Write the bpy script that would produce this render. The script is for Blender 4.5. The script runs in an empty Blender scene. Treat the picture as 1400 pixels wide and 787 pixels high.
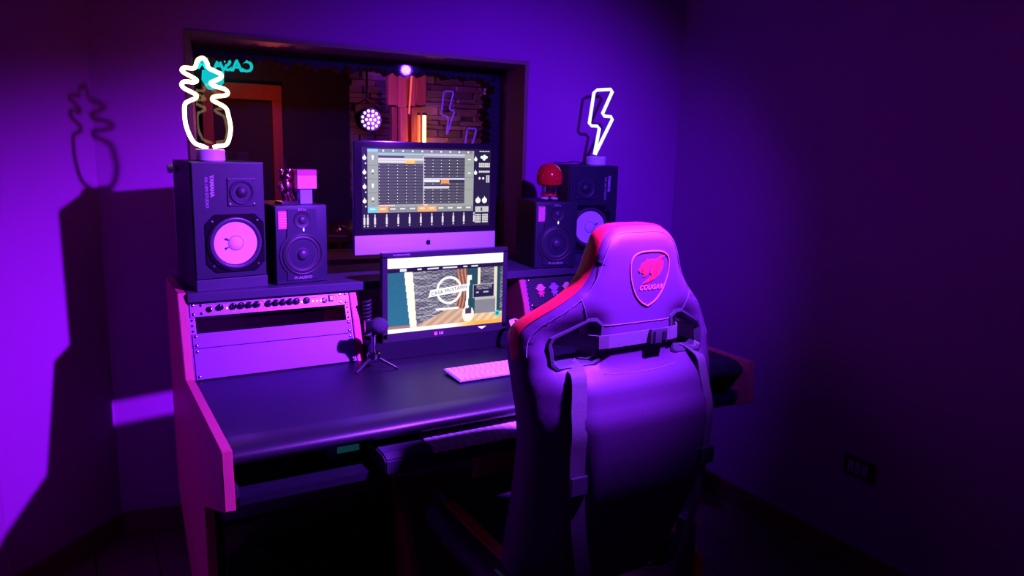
import bpy, bmesh, math, random
from mathutils import Vector, Matrix
from mathutils.geometry import delaunay_2d_cdt
random.seed(7)
PI = math.pi
R = math.radians
SC = bpy.context.scene
COL = SC.collection

# ------------------------------------------------------------------ camera
CAM_F, CAM_YAW, CAM_PITCH, CAM_ROLL = 1035.44, R(30.61), R(10.911), R(1.659)
cy, sy = math.cos(CAM_YAW), math.sin(CAM_YAW)
fwd = Vector((sy * math.cos(CAM_PITCH), cy * math.cos(CAM_PITCH), -math.sin(CAM_PITCH)))
rgt = Vector((cy, -sy, 0)); upv = rgt.cross(fwd)
rg2 = rgt * math.cos(CAM_ROLL) + upv * math.sin(CAM_ROLL)
up2 = -rgt * math.sin(CAM_ROLL) + upv * math.cos(CAM_ROLL)
cam_d = bpy.data.cameras.new('camera')
cam = bpy.data.objects.new('camera', cam_d); COL.objects.link(cam)
M = Matrix((rg2, up2, -fwd)).transposed().to_4x4(); M.translation = (0, 0, 1.48)
cam.matrix_world = M
cam_d.sensor_width = 36; cam_d.lens = CAM_F / 1400 * 36; cam_d.clip_start = .02
SC.camera = cam

# ------------------------------------------------------------------ world, exposure
w = bpy.data.worlds.new('world'); SC.world = w; w.use_nodes = True
w.node_tree.nodes['Background'].inputs[0].default_value = (.02, .004, .06, 1)
w.node_tree.nodes['Background'].inputs[1].default_value = .05
SC.view_settings.view_transform = 'Standard'; SC.view_settings.look = 'None'
SC.view_settings.exposure = 0; SC.view_settings.gamma = 1; SC.view_settings.use_curve_mapping = False

# ------------------------------------------------------------------ key light (violet stage lamp under the ceiling, right wall side)
KEY_POS = Vector((1.345, .945, 1.928))
def aim_at(az, el, d=2.): return KEY_POS + d * Vector((math.sin(R(az)) * math.cos(R(el)), math.cos(R(az)) * math.cos(R(el)), math.sin(R(el))))
KEY_AIM = aim_at(-28, -41)
def spot(name, pos, aim, power, color, ang, blend, size):
    d = bpy.data.lights.new(name, 'SPOT'); d.energy = power; d.color = color
    d.spot_size = R(ang); d.spot_blend = blend; d.shadow_soft_size = size
    o = bpy.data.objects.new(name, d); COL.objects.link(o)
    o.location = pos; o.rotation_euler = (Vector(aim) - Vector(pos)).to_track_quat('-Z', 'Y').to_euler()
    return o
def point(name, pos, power, color, size=.03):
    d = bpy.data.lights.new(name, 'POINT'); d.energy = power; d.color = color; d.shadow_soft_size = size
    o = bpy.data.objects.new(name, d); COL.objects.link(o); o.location = pos
    return o
spot('stage_lamp_beam', KEY_POS, KEY_AIM, 680, (.28, .034, 1.0), 74, 1.0, .03)
spot('stage_lamp_spill', KEY_POS, aim_at(4, -28), 195, (.145, .022, 1.0), 82, 1.0, .03)

# ------------------------------------------------------------------ materials
def s2l(c):
    return tuple(((v / 12.92) if v <= .04045 else ((v + .055) / 1.055) ** 2.4) for v in (x / 255 for x in c))
MATS = {}
def mat(name, col, rough=.5, metal=0., emit=None, es=0., bump=0., bscale=60., var=0., vscale=8., spec=.5, coat=0., stretch=None):
    m = bpy.data.materials.new(name); m.use_nodes = True; MATS[name] = m
    nt = m.node_tree; b = nt.nodes['Principled BSDF']
    b.inputs['Base Color'].default_value = (*col, 1); b.inputs['Roughness'].default_value = rough
    b.inputs['Metallic'].default_value = metal; b.inputs['Specular IOR Level'].default_value = spec
    b.inputs['Coat Weight'].default_value = coat
    if emit:
        b.inputs['Emission Color'].default_value = (*emit, 1); b.inputs['Emission Strength'].default_value = es
    if bump or var:
        tc = nt.nodes.new('ShaderNodeTexCoord'); mp = nt.nodes.new('ShaderNodeMapping')
        if stretch: mp.inputs['Scale'].default_value = stretch
        nt.links.new(tc.outputs['Object'], mp.inputs['Vector'])
    if var:
        n = nt.nodes.new('ShaderNodeTexNoise'); n.inputs['Scale'].default_value = vscale; n.inputs['Detail'].default_value = 5
        nt.links.new(mp.outputs['Vector'], n.inputs['Vector'])
        mx = nt.nodes.new('ShaderNodeMix'); mx.data_type = 'RGBA'
        mx.inputs['A'].default_value = (*[c * (1 - var) for c in col], 1)
        mx.inputs['B'].default_value = (*[min(1, c * (1 + var)) for c in col], 1)
        nt.links.new(n.outputs['Fac'], mx.inputs['Factor']); nt.links.new(mx.outputs['Result'], b.inputs['Base Color'])
    if bump:
        n2 = nt.nodes.new('ShaderNodeTexNoise'); n2.inputs['Scale'].default_value = bscale; n2.inputs['Detail'].default_value = 4
        nt.links.new(mp.outputs['Vector'], n2.inputs['Vector'])
        bp = nt.nodes.new('ShaderNodeBump'); bp.inputs['Strength'].default_value = bump; bp.inputs['Distance'].default_value = .004
        nt.links.new(n2.outputs['Fac'], bp.inputs['Height']); nt.links.new(bp.outputs['Normal'], b.inputs['Normal'])
    return m
mat('wall_fabric', (.45, .045, .45), .9, bump=.35, bscale=420, var=.08, vscale=3, spec=.1)
mat('ceiling_paint', (.16, .14, .17), .9, var=.05, vscale=3)
mat('oak_floor', (.16, .075, .06), .42, bump=.2, bscale=14, var=.45, vscale=7, stretch=(1.2, 14, 1))
mat('baseboard', (.20, .05, .06), .5, var=.25, vscale=9, stretch=(1, 1, 6))
mat('reveal_wood', (.20, .06, .08), .5, var=.3, vscale=10, stretch=(6, 6, 1))
mat('desk_wood', (.62, .085, .16), .45, bump=.1, bscale=40, var=.16, vscale=12, stretch=(6, 6, 1))
mat('black_laminate', (.010, .010, .018), .42, bump=.03, bscale=250, var=.2, vscale=10, spec=.35)
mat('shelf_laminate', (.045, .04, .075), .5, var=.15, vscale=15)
mat('black_vinyl', (.02, .02, .028), .36, bump=.08, bscale=300, var=.1)
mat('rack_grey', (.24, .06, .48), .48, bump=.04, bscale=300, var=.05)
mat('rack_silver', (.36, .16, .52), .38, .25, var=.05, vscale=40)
mat('rack_black', (.03, .03, .04), .4, var=.1)
mat('cab_black', (.014, .014, .02), .5, bump=.12, bscale=180, var=.15, vscale=20, stretch=(8, 8, 1))
mat('baffle_black', (.015, .019, .036), .45, bump=.06, bscale=220, var=.1)
mat('gloss_black', (.012, .012, .016), .12, var=.1)
mat('rubber', (.025, .025, .032), .5, var=.1)
mat('cone_white', (.93, .80, .88), .7, var=.04, vscale=30)
mat('cone_black', (.055, .05, .08), .38, var=.1)
mat('screw', (.65, .65, .7), .25, 1., var=.05)
mat('print_grey', (.55, .5, .6), .6, var=.05)
mat('print_white', (.9, .85, .9), .6, var=.03)
mat('sticker_pink', (.95, .16, .36), .5, var=.04)
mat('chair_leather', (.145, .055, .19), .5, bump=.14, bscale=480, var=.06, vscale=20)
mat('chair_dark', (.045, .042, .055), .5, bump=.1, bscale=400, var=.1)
mat('chair_red', (.95, .03, .055), .45, bump=.08, bscale=400, var=.06)
mat('chair_plastic', (.075, .07, .10), .3, var=.1)
mat('webbing', (.22, .19, .25), .7, bump=.3, bscale=600, var=.1, vscale=60)
mat('thread', (.36, .28, .44), .7, var=.05)
mat('logo_pink', (.98, .30, .36), .55, var=.04)
mat('logo_red', (.98, .04, .06), .55, var=.06)
mat('alu', (.50, .60, .84), .3, .25, var=.03)
mat('key_white', (.95, .88, .93), .5, var=.02)
mat('chrome', (.8, .78, .85), .08, 1., var=.02)
mat('dark_chrome', (.30, .26, .34), .16, 1., var=.05)
mat('foam', (.05, .045, .065), .95, bump=.8, bscale=240, var=.2, vscale=60)
mat('toy_red', (.95, .03, .02), .12, coat=.6, var=.02, emit=(1, .02, .01), es=0.0)
mat('toy_white', (.9, .8, .85), .3, var=.02)
mat('toy_pink', (.9, .42, .55), .6, var=.03)
mat('toy_magenta', (.62, .10, .30), .6, var=.03)
mat('toy_blue', (.28, .36, .85), .6, var=.03)
mat('bear_chrome', (.9, .4, .45), .2, 1., var=.25, vscale=25)
mat('acrylic_base', (.93, .86, .93), .45, var=.02)
mat('neon_warm', (1, .9, .7), .4, emit=(1, .66, .25), es=4.0, var=.01)
mat('neon_blue', (.9, .9, 1), .4, emit=(.34, .40, 1.), es=2.8, var=.01)
mat('neon_back', (.7, .7, 1), .4, emit=(.18, .20, 1.), es=.9, var=.01)
mat('deep_blue_glow', (.2, .1, .6), .4, emit=(.085, .02, .82), es=.75, var=.01)
mat('neon_cyan', (.0, .8, .8), .5, emit=(.0, .78, .74), es=1., var=.01)
mat('tube_orange', (1, .7, .3), .5, emit=(1, .45, .12), es=9, var=.01)
mat('tube_dim', (1, .4, .1), .5, emit=(1, .16, .02), es=.9, var=.01)
mat('led_violet', (.9, .6, 1), .5, emit=(.62, .38, 1), es=3.4, var=.01)
mat('led_white', (.9, .9, 1), .5, emit=(.6, .75, 1), es=1.6, var=.01)
mat('led_teal', (.0, .3, .3), .5, emit=(.01, .10, .10), es=.3, var=.01)
mat('switch_lit', (1, .6, .5), .5, emit=(1, .3, .25), es=.5, var=.01)
mat('stone', (.30, .26, .27), .5, bump=.6, bscale=22, var=.45, vscale=9)
mat('stone_pale', (.42, .36, .37), .45, bump=.6, bscale=22, var=.4, vscale=9)
mat('stone_dark', (.17, .15, .16), .5, bump=.6, bscale=22, var=.4, vscale=9)
mat('mortar', (.06, .05, .055), .9, var=.3)
mat('beam_wood', (.48, .20, .09), .6, bump=.3, bscale=20, var=.35, vscale=9, stretch=(7, 7, .8))
mat('door_wood', (.44, .10, .07), .7, var=.25, vscale=9, stretch=(7, 7, .8))
mat('dark_wall', (.05, .035, .05), .9, var=.15, vscale=4)
mat('drum_shell', (.25, .08, .12), .25, var=.1)
mat('cymbal_brass', (.75, .5, .25), .25, 1., var=.1)
mat('outlet_black', (.012, .012, .016), .3, var=.1)
mat('outlet_module', (.5, .45, .6), .4, var=.03)
mat('bead_pink', (.95, .40, .55), .7, var=.05); mat('bead_violet', (.45, .25, .75), .7, var=.05)
mat('bead_tan', (.80, .62, .40), .7, var=.05); mat('bead_red', (.9, .12, .25), .7, var=.05)
mat('knob_blue', (.45, .55, .95), .4, var=.03)
mat('bezel', (.03, .03, .038), .25, var=.05)
mat('screen_black', (.004, .004, .006), .12, var=.05)

def vcol_mat(name, strength):
    m = bpy.data.materials.new(name); m.use_nodes = True; MATS[name] = m; nt = m.node_tree
    b = nt.nodes['Principled BSDF']; b.inputs['Base Color'].default_value = (.01, .01, .01, 1); b.inputs['Roughness'].default_value = .3
    b.inputs['Specular IOR Level'].default_value = .2
    a = nt.nodes.new('ShaderNodeVertexColor'); a.layer_name = 'Col'
    nt.links.new(a.outputs['Color'], b.inputs['Emission Color']); b.inputs['Emission Strength'].default_value = strength
    return m
vcol_mat('screen_bright', 1.25); vcol_mat('screen_web', 1.15)
def glass_mat():
    m = bpy.data.materials.new('window_glass'); m.use_nodes = True; MATS['window_glass'] = m; nt = m.node_tree
    nt.nodes.remove(nt.nodes['Principled BSDF'])
    t = nt.nodes.new('ShaderNodeBsdfTransparent'); t.inputs[0].default_value = (.86, .84, .9, 1)
    g = nt.nodes.new('ShaderNodeBsdfGlossy'); g.inputs['Roughness'].default_value = .02
    f = nt.nodes.new('ShaderNodeFresnel'); f.inputs['IOR'].default_value = 1.35
    mx = nt.nodes.new('ShaderNodeMixShader')
    nt.links.new(f.outputs[0], mx.inputs[0]); nt.links.new(t.outputs[0], mx.inputs[1]); nt.links.new(g.outputs[0], mx.inputs[2])
    nt.links.new(mx.outputs[0], nt.nodes['Material Output'].inputs['Surface'])
glass_mat()

# ------------------------------------------------------------------ mesh helpers
class MB:
    """collects shapes in one bmesh; build() links them as one mesh object"""
    def __init__(s): s.bm = bmesh.new()
    def _add(s, tmp, mtx=None):
        if mtx is not None: bmesh.ops.transform(tmp, matrix=mtx, verts=tmp.verts)
        me = bpy.data.meshes.new('t'); tmp.to_mesh(me); tmp.free(); s.bm.from_mesh(me); bpy.data.meshes.remove(me); return s
    def box(s, c, d, bev=0., rot=None, seg=2):
        t = bmesh.new(); bmesh.ops.create_cube(t, size=1)
        bmesh.ops.scale(t, vec=d, verts=t.verts)
        if bev: bmesh.ops.bevel(t, geom=t.edges[:], offset=bev, segments=seg, profile=.7, affect='EDGES')
        m = Matrix.Translation(c)
        if rot is not None: m = m @ rot
        return s._add(t, m)
    def cyl(s, c, r, h, axis='Z', n=24, r2=None, bev=0.):
        t = bmesh.new(); bmesh.ops.create_cone(t, cap_ends=True, segments=n, radius1=r, radius2=r if r2 is None else r2, depth=h)
        if bev: bmesh.ops.bevel(t, geom=[e for e in t.edges if len(e.link_faces) == 2 and e.calc_face_angle() > 1], offset=bev, segments=2, affect='EDGES')
        q = {'Z': Matrix(), 'X': Matrix.Rotation(PI / 2, 4, 'Y'), 'Y': Matrix.Rotation(PI / 2, 4, 'X')}[axis]   # Y: bottom at +y
        return s._add(t, Matrix.Translation(c) @ q)
    def lathe(s, prof, c=(0, 0, 0), axis='Z', n=32, close=False):
        """prof: (radius, height) pairs; axis 'Y' turns about -y (height towards the viewer)"""
        t = bmesh.new(); rings = []
        for r_, h in prof:
            if r_ < 1e-6: rings.append([t.verts.new((0, 0, h))])
            else: rings.append([t.verts.new((r_ * math.cos(2 * PI * i / n), r_ * math.sin(2 * PI * i / n), h)) for i in range(n)])
        for a, b in zip(rings, rings[1:]):
            if len(a) == 1 and len(b) == 1: continue
            for i in range(n):
                j = (i + 1) % n
                if len(a) == 1: t.faces.new((a[0], b[i], b[j]))
                elif len(b) == 1: t.faces.new((a[i], a[j], b[0]))
                else: t.faces.new((a[i], a[j], b[j], b[i]))
        bmesh.ops.recalc_face_normals(t, faces=t.faces)
        q = Matrix() if axis == 'Z' else Matrix.Rotation(PI / 2, 4, 'X')
        return s._add(t, Matrix.Translation(c) @ q)
    def prism(s, pts, a, b, axis='Y', bev=0.):
        """polygon pts (p,q) swept from a to b; axis 'Y': (x,z), 'X': (y,z), 'Z': (x,y)"""
        f = {'Y': lambda p, q, k: (p, k, q), 'X': lambda p, q, k: (k, p, q), 'Z': lambda p, q, k: (p, q, k)}[axis]
        t = bmesh.new(); lo = [t.verts.new(f(p, q, a)) for p, q in pts]; hi = [t.verts.new(f(p, q, b)) for p, q in pts]
        t.faces.new(lo); t.faces.new(hi[::-1]); n = len(pts)
        for i in range(n): t.faces.new((lo[i], hi[i], hi[(i + 1) % n], lo[(i + 1) % n]))
        bmesh.ops.recalc_face_normals(t, faces=t.faces)
        if bev: bmesh.ops.bevel(t, geom=t.edges[:], offset=bev, segments=2, affect='EDGES')
        return s._add(t)
    def tube(s, path, r, n=10, closed=False, flat=None, up=None):
        """round tube along path; flat=(w,t) gives a flat band instead (w along the binormal)"""
        t = bmesh.new(); P = [Vector(p) for p in path]; N = len(P); rings = []; prev = None
        for i, p in enumerate(P):
            a = P[(i - 1) % N] if (closed or i) else p; b = P[(i + 1) % N] if (closed or i < N - 1) else p
            T = (b - a).normalized()
            if up is not None: nv = Vector(up); nv = (nv - T * nv.dot(T)).normalized()
            elif prev is None:
                nv = T.orthogonal().normalized()
            else: nv = (prev - T * prev.dot(T)).normalized()
            prev = nv; bn = T.cross(nv)
            rr = r[i] if isinstance(r, (list, tuple)) else r
            if flat:
                w_, th = flat
                rings.append([t.verts.new(p + bn * x * w_ / 2 + nv * y * th / 2) for x, y in ((-1, -1), (1, -1), (1, 1), (-1, 1))])
            else: rings.append([t.verts.new(p + (nv * math.cos(2 * PI * k / n) + bn * math.sin(2 * PI * k / n)) * rr) for k in range(n)])
        m = len(rings[0])
        for i in range(N if closed else N - 1):
            A, B = rings[i], rings[(i + 1) % N]
            for k in range(m): t.faces.new((A[k], A[(k + 1) % m], B[(k + 1) % m], B[k]))
        if not closed: t.faces.new(rings[0][::-1]); t.faces.new(rings[-1])
        bmesh.ops.recalc_face_normals(t, faces=t.faces)
        return s._add(t)
    def ico(s, c, r, scale=(1, 1, 1), sub=3):
        t = bmesh.new(); bmesh.ops.create_icosphere(t, subdivisions=sub, radius=r); bmesh.ops.scale(t, vec=scale, verts=t.verts)
        return s._add(t, Matrix.Translation(c))
    def mesh(s, me, mtx=None):
        t = bmesh.new(); t.from_mesh(me); return s._add(t, mtx)
    def quads(s, vs, fs):
        t = bmesh.new(); V = [t.verts.new(v) for v in vs]
        for f in fs: t.faces.new([V[i] for i in f])
        bmesh.ops.recalc_face_normals(t, faces=t.faces); return s._add(t)
    def build(s, name, m, parent=None, smooth=False, loc=None, angle=40):
        me = bpy.data.meshes.new(name); s.bm.to_mesh(me); s.bm.free()
        me.materials.append(MATS[m])
        if smooth:
            for p in me.polygons: p.use_smooth = True
            me.set_sharp_from_angle(angle=R(angle))
        o = bpy.data.objects.new(name, me); COL.objects.link(o)
        if parent: o.parent = parent
        if loc is not None: o.location = loc
        return o
def tag(o, label, cat, group=None, kind=None):
    o['label'] = label
    if cat: o['category'] = cat
    if group: o['group'] = group
    if kind: o['kind'] = kind
    return o
def thing(name, label, cat, loc=(0, 0, 0), rz=0., group=None):
    o = bpy.data.objects.new(name, None); COL.objects.link(o); o.empty_display_size = .05
    o.location = loc; o.rotation_euler = (0, 0, rz); return tag(o, label, cat, group)
def share(o, parent, loc, rot=None):
    c = o.copy(); COL.objects.link(c); c.parent = parent; c.location = loc
    if rot: c.rotation_euler = rot
    return c
def copy_tree(o, parent=None):
    c = o.copy(); COL.objects.link(c); c.parent = parent
    for ch in list(o.children): copy_tree(ch, c)
    return c
def text_mesh(body, size, ext=.0006, align='CENTER', shear=0., bold=0., space=1.):
    cu = bpy.data.curves.new('t', 'FONT'); cu.body = body; cu.size = size; cu.extrude = ext; cu.align_x = align; cu.align_y = 'CENTER'
    cu.shear = shear; cu.offset = bold; cu.resolution_u = 3; cu.space_character = space
    o = bpy.data.objects.new('t', cu); COL.objects.link(o)
    dg = bpy.context.evaluated_depsgraph_get(); dg.update()
    me = bpy.data.meshes.new_from_object(o.evaluated_get(dg)); bpy.data.objects.remove(o); bpy.data.curves.remove(cu); return me
FRONT = Matrix.Rotation(PI / 2, 4, 'X')        # text in the xz plane, read from -y
def lettering(name, body, size, m, parent, loc, rot=None, **k):
    me = text_mesh(body, size, **k); mt = Matrix.Translation(loc) @ FRONT
    if rot: mt = mt @ Matrix.Rotation(rot, 4, 'Z')
    b = MB(); b.mesh(me, mt); bpy.data.meshes.remove(me); return b.build(name, m, parent)
def catmull(pts, sub=6, closed=False):
    n = len(pts); out = []; P = [Vector(p) for p in pts]
    for i in range(n if closed else n - 1):
        g = (lambda k: P[k % n]) if closed else (lambda k: P[max(0, min(n - 1, k))])
        p0, p1, p2, p3 = g(i - 1), g(i), g(i + 1), g(i + 2)
        for s in range(sub):
            t = s / sub
            out.append(.5 * ((2 * p1) + (-p0 + p2) * t + (2 * p0 - 5 * p1 + 4 * p2 - p3) * t * t + (-p0 + 3 * p1 - 3 * p2 + p3) * t ** 3))
    if not closed: out.append(P[-1])
    return out

# ================================================================== THE ROOM
WL = Vector((.097, 2.973, 0)); WR = Vector((2.36, 2.588, 0))      # ends of the window wall
WD = (WR - WL).normalized(); WN = Vector((-WD.y, WD.x, 0)); WLEN = (WR - WL).length
WM = Matrix((WD, WN, Vector((0, 0, 1)))).transposed().to_4x4(); WM.translation = WL     # wall frame: x along, y outwards, z up
CEIL = 2.62
def struct(b, name, m, label, parent=None, smooth=False):
    o = b.build(name, m, parent, smooth)
    return tag(o, label, None if parent else name.split('_')[0].split('.')[0], kind='structure') if not parent else o
LW1 = Vector((-.235, 2.66, 0)); LW2 = Vector((-.95, .9, 0)); LW3 = Vector((-.95, -1.6, 0))
RW3 = Vector((2.36, -1.6, 0))
# window opening in the wall frame
WS0, WS1, WZ0, ZT0, ZT1 = .299, 1.573, 1.00, 1.825, 1.800
REV = .27
b = MB()
b.bm  # wall with an opening: front skin and thickness
def wallpiece(b, pts, t=.27): b.prism(pts, 0, t, 'Y')
wallpiece(b, [(0, 0), (WS0, 0), (WS0, CEIL), (0, CEIL)])
wallpiece(b, [(WS1, 0), (WLEN, 0), (WLEN, CEIL), (WS1, CEIL)])
wallpiece(b, [(WS0, 0), (WS1, 0), (WS1, WZ0), (WS0, WZ0)])
wallpiece(b, [(WS0, ZT0), (WS1, ZT1), (WS1, CEIL), (WS0, CEIL)])
wb = struct(b, 'wall_back', 'wall_fabric', 'fabric covered wall with the control room window'); wb.matrix_world = WM
def wall_between(name, a, c, label, t=.12, m='wall_fabric'):
    d = (c - a).normalized(); n = Vector((-d.y, d.x, 0)); L = (c - a).length
    o = struct(MB().box((L / 2, t / 2, CEIL / 2), (L, t, CEIL)), name, m, label)
    mm = Matrix((d, n, Vector((0, 0, 1)))).transposed().to_4x4(); mm.translation = a; o.matrix_world = mm; return o
wall_between('wall_left', LW1, WL, 'slanted fabric wall panel carrying the speaker shadow')
wall_between('wall_left_side', LW2, LW1, 'fabric wall turning away beside the slanted panel')
wall_between('wall_left_rear', LW3, LW2, 'rear part of the fabric side wall')
wall_between('wall_right', WR, RW3, 'dark fabric wall with the power outlet')
wall_between('wall_front', RW3, LW3, 'fabric wall opposite the window')
struct(MB().box((.7, .6, CEIL + .05), (3.6, 5.0, .1)), 'ceiling', 'ceiling_paint', 'flat dark ceiling')
fl = struct(MB().box((.7, .6, -.06), (3.6, 5.0, .1)), 'floor', 'mortar', 'dark laminate plank floor')
# planks run along y (towards the window wall) : each its own piece
pw, plen = .19, 1.25
pl = MB().box((0, 0, 0), (pw - .004, plen - .004, .012), .0015, seg=1).build('plank', 'oak_floor', fl)
poly = [WL, LW1, LW2, LW3, RW3, WR]
def inside(x, y):
    c = False
    for i in range(len(poly)):
        a, d = poly[i], poly[i - 1]
        if (a.y > y) != (d.y > y) and x < (d.x - a.x) * (y - a.y) / (d.y - a.y) + a.x: c = not c
    return c
first = True
for i in range(-6, 13):
    off = (i * 7 % 5) * .25
    for j in range(-2, 3):
        x, y = i * pw + .095, j * plen + off
        if not any(inside(x + dx, y + dy) for dx in (-.09, 0, .09) for dy in (-.6, 0, .6)): continue
        if first: pl.location = (x, y, -.006); first = False
        else: share(pl, fl, (x, y, -.006))
def board(name, a, c, label, h=.085, t=.014):
    d = (c - a).normalized(); n = Vector((-d.y, d.x, 0)); L = (c - a).length
    o = MB().box((L / 2, -t / 2, h / 2), (L, t, h), .003).build(name, 'baseboard')
    mm = Matrix((d, n, Vector((0, 0, 1)))).transposed().to_4x4(); mm.translation = a; o.matrix_world = mm
    return tag(o, label, 'baseboard', kind='structure')
board('baseboard_back', WL, WR, 'dark red skirting board under the window wall')
board('baseboard_left', LW1, WL, 'dark red skirting board of the slanted panel')
board('baseboard_left_side', LW2, LW1, 'dark red skirting board beside the slanted panel')
board('baseboard_right', WR, RW3, 'dark red skirting board of the outlet wall')
# window: frame, reveal boards, sill, glass
win = bpy.data.objects.new('window_1', None); COL.objects.link(win); win.matrix_world = WM
tag(win, 'wide control room window with deep dark wooden reveal', 'window', kind='structure')
sl = (ZT1 - ZT0) / (WS1 - WS0)
tt = .016
b = MB(); b.prism([(WS0, ZT0), (WS1, ZT1), (WS1, ZT1 - tt), (WS0, ZT0 - tt)], -.012, REV, 'Y'); b.build('head_board', 'reveal_wood', win)
MB().prism([(WS0, WZ0), (WS0 + tt, WZ0), (WS0 + tt, ZT0 - tt), (WS0, ZT0 - tt)], -.012, REV, 'Y').build('side_board', 'reveal_wood', win)
MB().prism([(WS1, WZ0), (WS1 - tt, WZ0), (WS1 - tt, ZT1 - tt), (WS1, ZT1 - tt)], -.012, REV, 'Y').build('side_board', 'reveal_wood', win)
MB().box(((WS0 + WS1) / 2, REV / 2 - .006, WZ0 + tt / 2), (WS1 - WS0, REV + .012, tt)).build('window_sill', 'reveal_wood', win)
gz0, gz1 = WZ0 + tt, ZT1 - tt
MB().box(((WS0 + WS1) / 2, .20, (gz0 + gz1) / 2), (WS1 - WS0 - 2 * tt, .008, gz1 - gz0)).build('glass_pane', 'window_glass', win)
# foam lining in the cavity behind the glass
def foam_strip(name, a, c, depth, h, n, vertical=False):
    b = MB()
    for i in range(n):
        f0, f1 = i / n, (i + 1) / n
        hh = h * (1 + .22 * random.uniform(-1, 1))
        if not vertical:
            x0, x1 = a + (c - a) * f0, a + (c - a) * f1; zt = ZT0 + sl * (x0 - WS0) - tt + .006
            b.prism([(x0, zt), (x1, zt), (x1, zt - hh * .8), ((x0 + x1) / 2, zt - hh), (x0, zt - hh * .8)], .275, .275 + depth, 'Y')
        else:
            z0, z1 = a + (c - a) * f0, a + (c - a) * f1; xr = WS1 + .02
            b.prism([(xr, z0), (xr, z1), (xr - hh * .85, z1), (xr - hh, (z0 + z1) / 2), (xr - hh * .85, z0)], .275, .275 + depth, 'Y')
    return b.build(name, 'foam', win)
foam_strip('foam_lining', WS0 - .02, WS1 + .02, .12, .056, 46)
foam_strip('foam_lining', WZ0 - .02, 1.86, .12, .085, 30, True)

# ================================================================== THE ROOM BEYOND THE GLASS
tag(MB().box((1.2, 3.95, -.05), (4.2, 1.9, .1)).build('floor', 'oak_floor'), 'wooden floor of the room beyond the glass', 'floor', kind='structure')
tag(MB().box((1.6, 4.5, 2.75), (5.0, 3.2, .1)).build('ceiling', 'dark_wall'), 'dark ceiling of the room beyond the glass', 'ceiling', kind='structure')
tag(MB().box((.44, 4.56, 1.35), (2.12, .12, 2.7)).build('wall_beyond', 'dark_wall'), 'dark wall with the red doorway beyond the glass', 'wall', kind='structure')
tag(MB().box((1.47, 5.0, 1.35), (.06, .8, 2.7)).build('wall_beyond_return', 'dark_wall'), 'short dark return wall beside the stone wall', 'wall', kind='structure')
tag(MB().box((3.45, 4.3, 1.35), (.1, 2.4, 2.7)).build('wall_beyond_right', 'dark_wall'), 'dark side wall of the room beyond the glass', 'wall', kind='structure')
sw = tag(MB().box((2.47, 5.39, 1.35), (1.96, .1, 2.7)).build('wall_stone', 'mortar'), 'ledgestone wall lit orange and violet beyond the glass', 'wall', kind='structure')
stones = []
for k, (mm, n) in enumerate((('stone', 0), ('stone_pale', 0), ('stone_dark', 0))):
    for q in range(2):
        t = MB().box((0, 0, 0), (1, 1, 1), .06, seg=1)
        for v in t.bm.verts: v.co += Vector((random.uniform(-.04, .04), random.uniform(-.12, .12), random.uniform(-.07, .07)))
        o = t.build('stone', mm, sw); o.location = (2.0, 5.36, .2 + .1 * (2 * k + q)); o.scale = (.1, .04, .04); stones.append(o)
z = 1.05
while z < 2.02:
    h = random.uniform(.032, .06); x = 1.56 + random.uniform(-.06, 0)
    while x < 2.86:
        wd = random.uniform(.10, .24)
        o = share(random.choice(stones), sw, (x + wd / 2, 5.30 + random.uniform(-.012, .012), z + h / 2)); o.scale = (wd - .004, .07, h - .003)
        x += wd
    z += h
for o in stones: o.location.z = .3 + .1 * stones.index(o); o.location.y = 5.30
# timber cladding between the stones
pn = thing('timber_pillar', 'rough timber pillar of upright boards glowing orange', 'pillar', (2.14, 5.2, 0))
for x0, x1, z0, z1, yy in ((1.995, 2.06, 1.71, 2.6, -.03), (2.06, 2.12, 1.70, 2.6, -.06), (2.12, 2.20, 1.71, 2.6, -.03), (2.20, 2.275, 1.72, 2.6, -.045),
                           (2.035, 2.075, 0, 1.70, .0), (2.08, 2.135, 0, 1.70, -.045), (2.14, 2.175, 0, 1.70, .01), (2.175, 2.20, 0, 1.70, -.02), (2.205, 2.275, 0, 1.71, .02)):
    MB().box(((x0 + x1) / 2 - 2.14, yy, (z0 + z1) / 2), (x1 - x0, .05, z1 - z0), .006).build('board', 'beam_wood', pn)
def tube_lamp(name, label, p, q, r, m, power=0, col=None):
    t = thing(name, label, 'lamp', p); d = Vector(q) - Vector(p)
    MB().tube([Vector(), d], r, 10).build('tube', m, t)
    for e, s in ((Vector(), 1), (d, -1)): MB().tube([e - d.normalized() * .006 * s, e + d.normalized() * .012 * s], r * 1.3, 10).build('end_cap', 'rubber', t)
    if power:
        l = point(name + '_glow', Vector(p) + d * .5 + Vector((0, -.06, 0)), power, col); 
    return t
tube_lamp('tube_light', 'bright orange upright light tube at the timber pillar', (2.25, 5.10, 1.20), (2.25, 5.10, 1.66), .0125, 'tube_orange', 2.6, (1, .16, .03))
tube_lamp('tube_light', 'fainter orange light tube just left of the bright one', (2.215, 5.12, 1.20), (2.215, 5.12, 1.66), .009, 'tube_dim')
tube_lamp('tube_light', 'thin slanting orange light stick hanging before the timber pillar', (2.128, 5.09, 1.64), (2.158, 5.09, 2.08), .006, 'tube_dim')
point('pillar_glow', (2.10, 4.85, 1.85), 1.0, (1, .10, .02))
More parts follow.
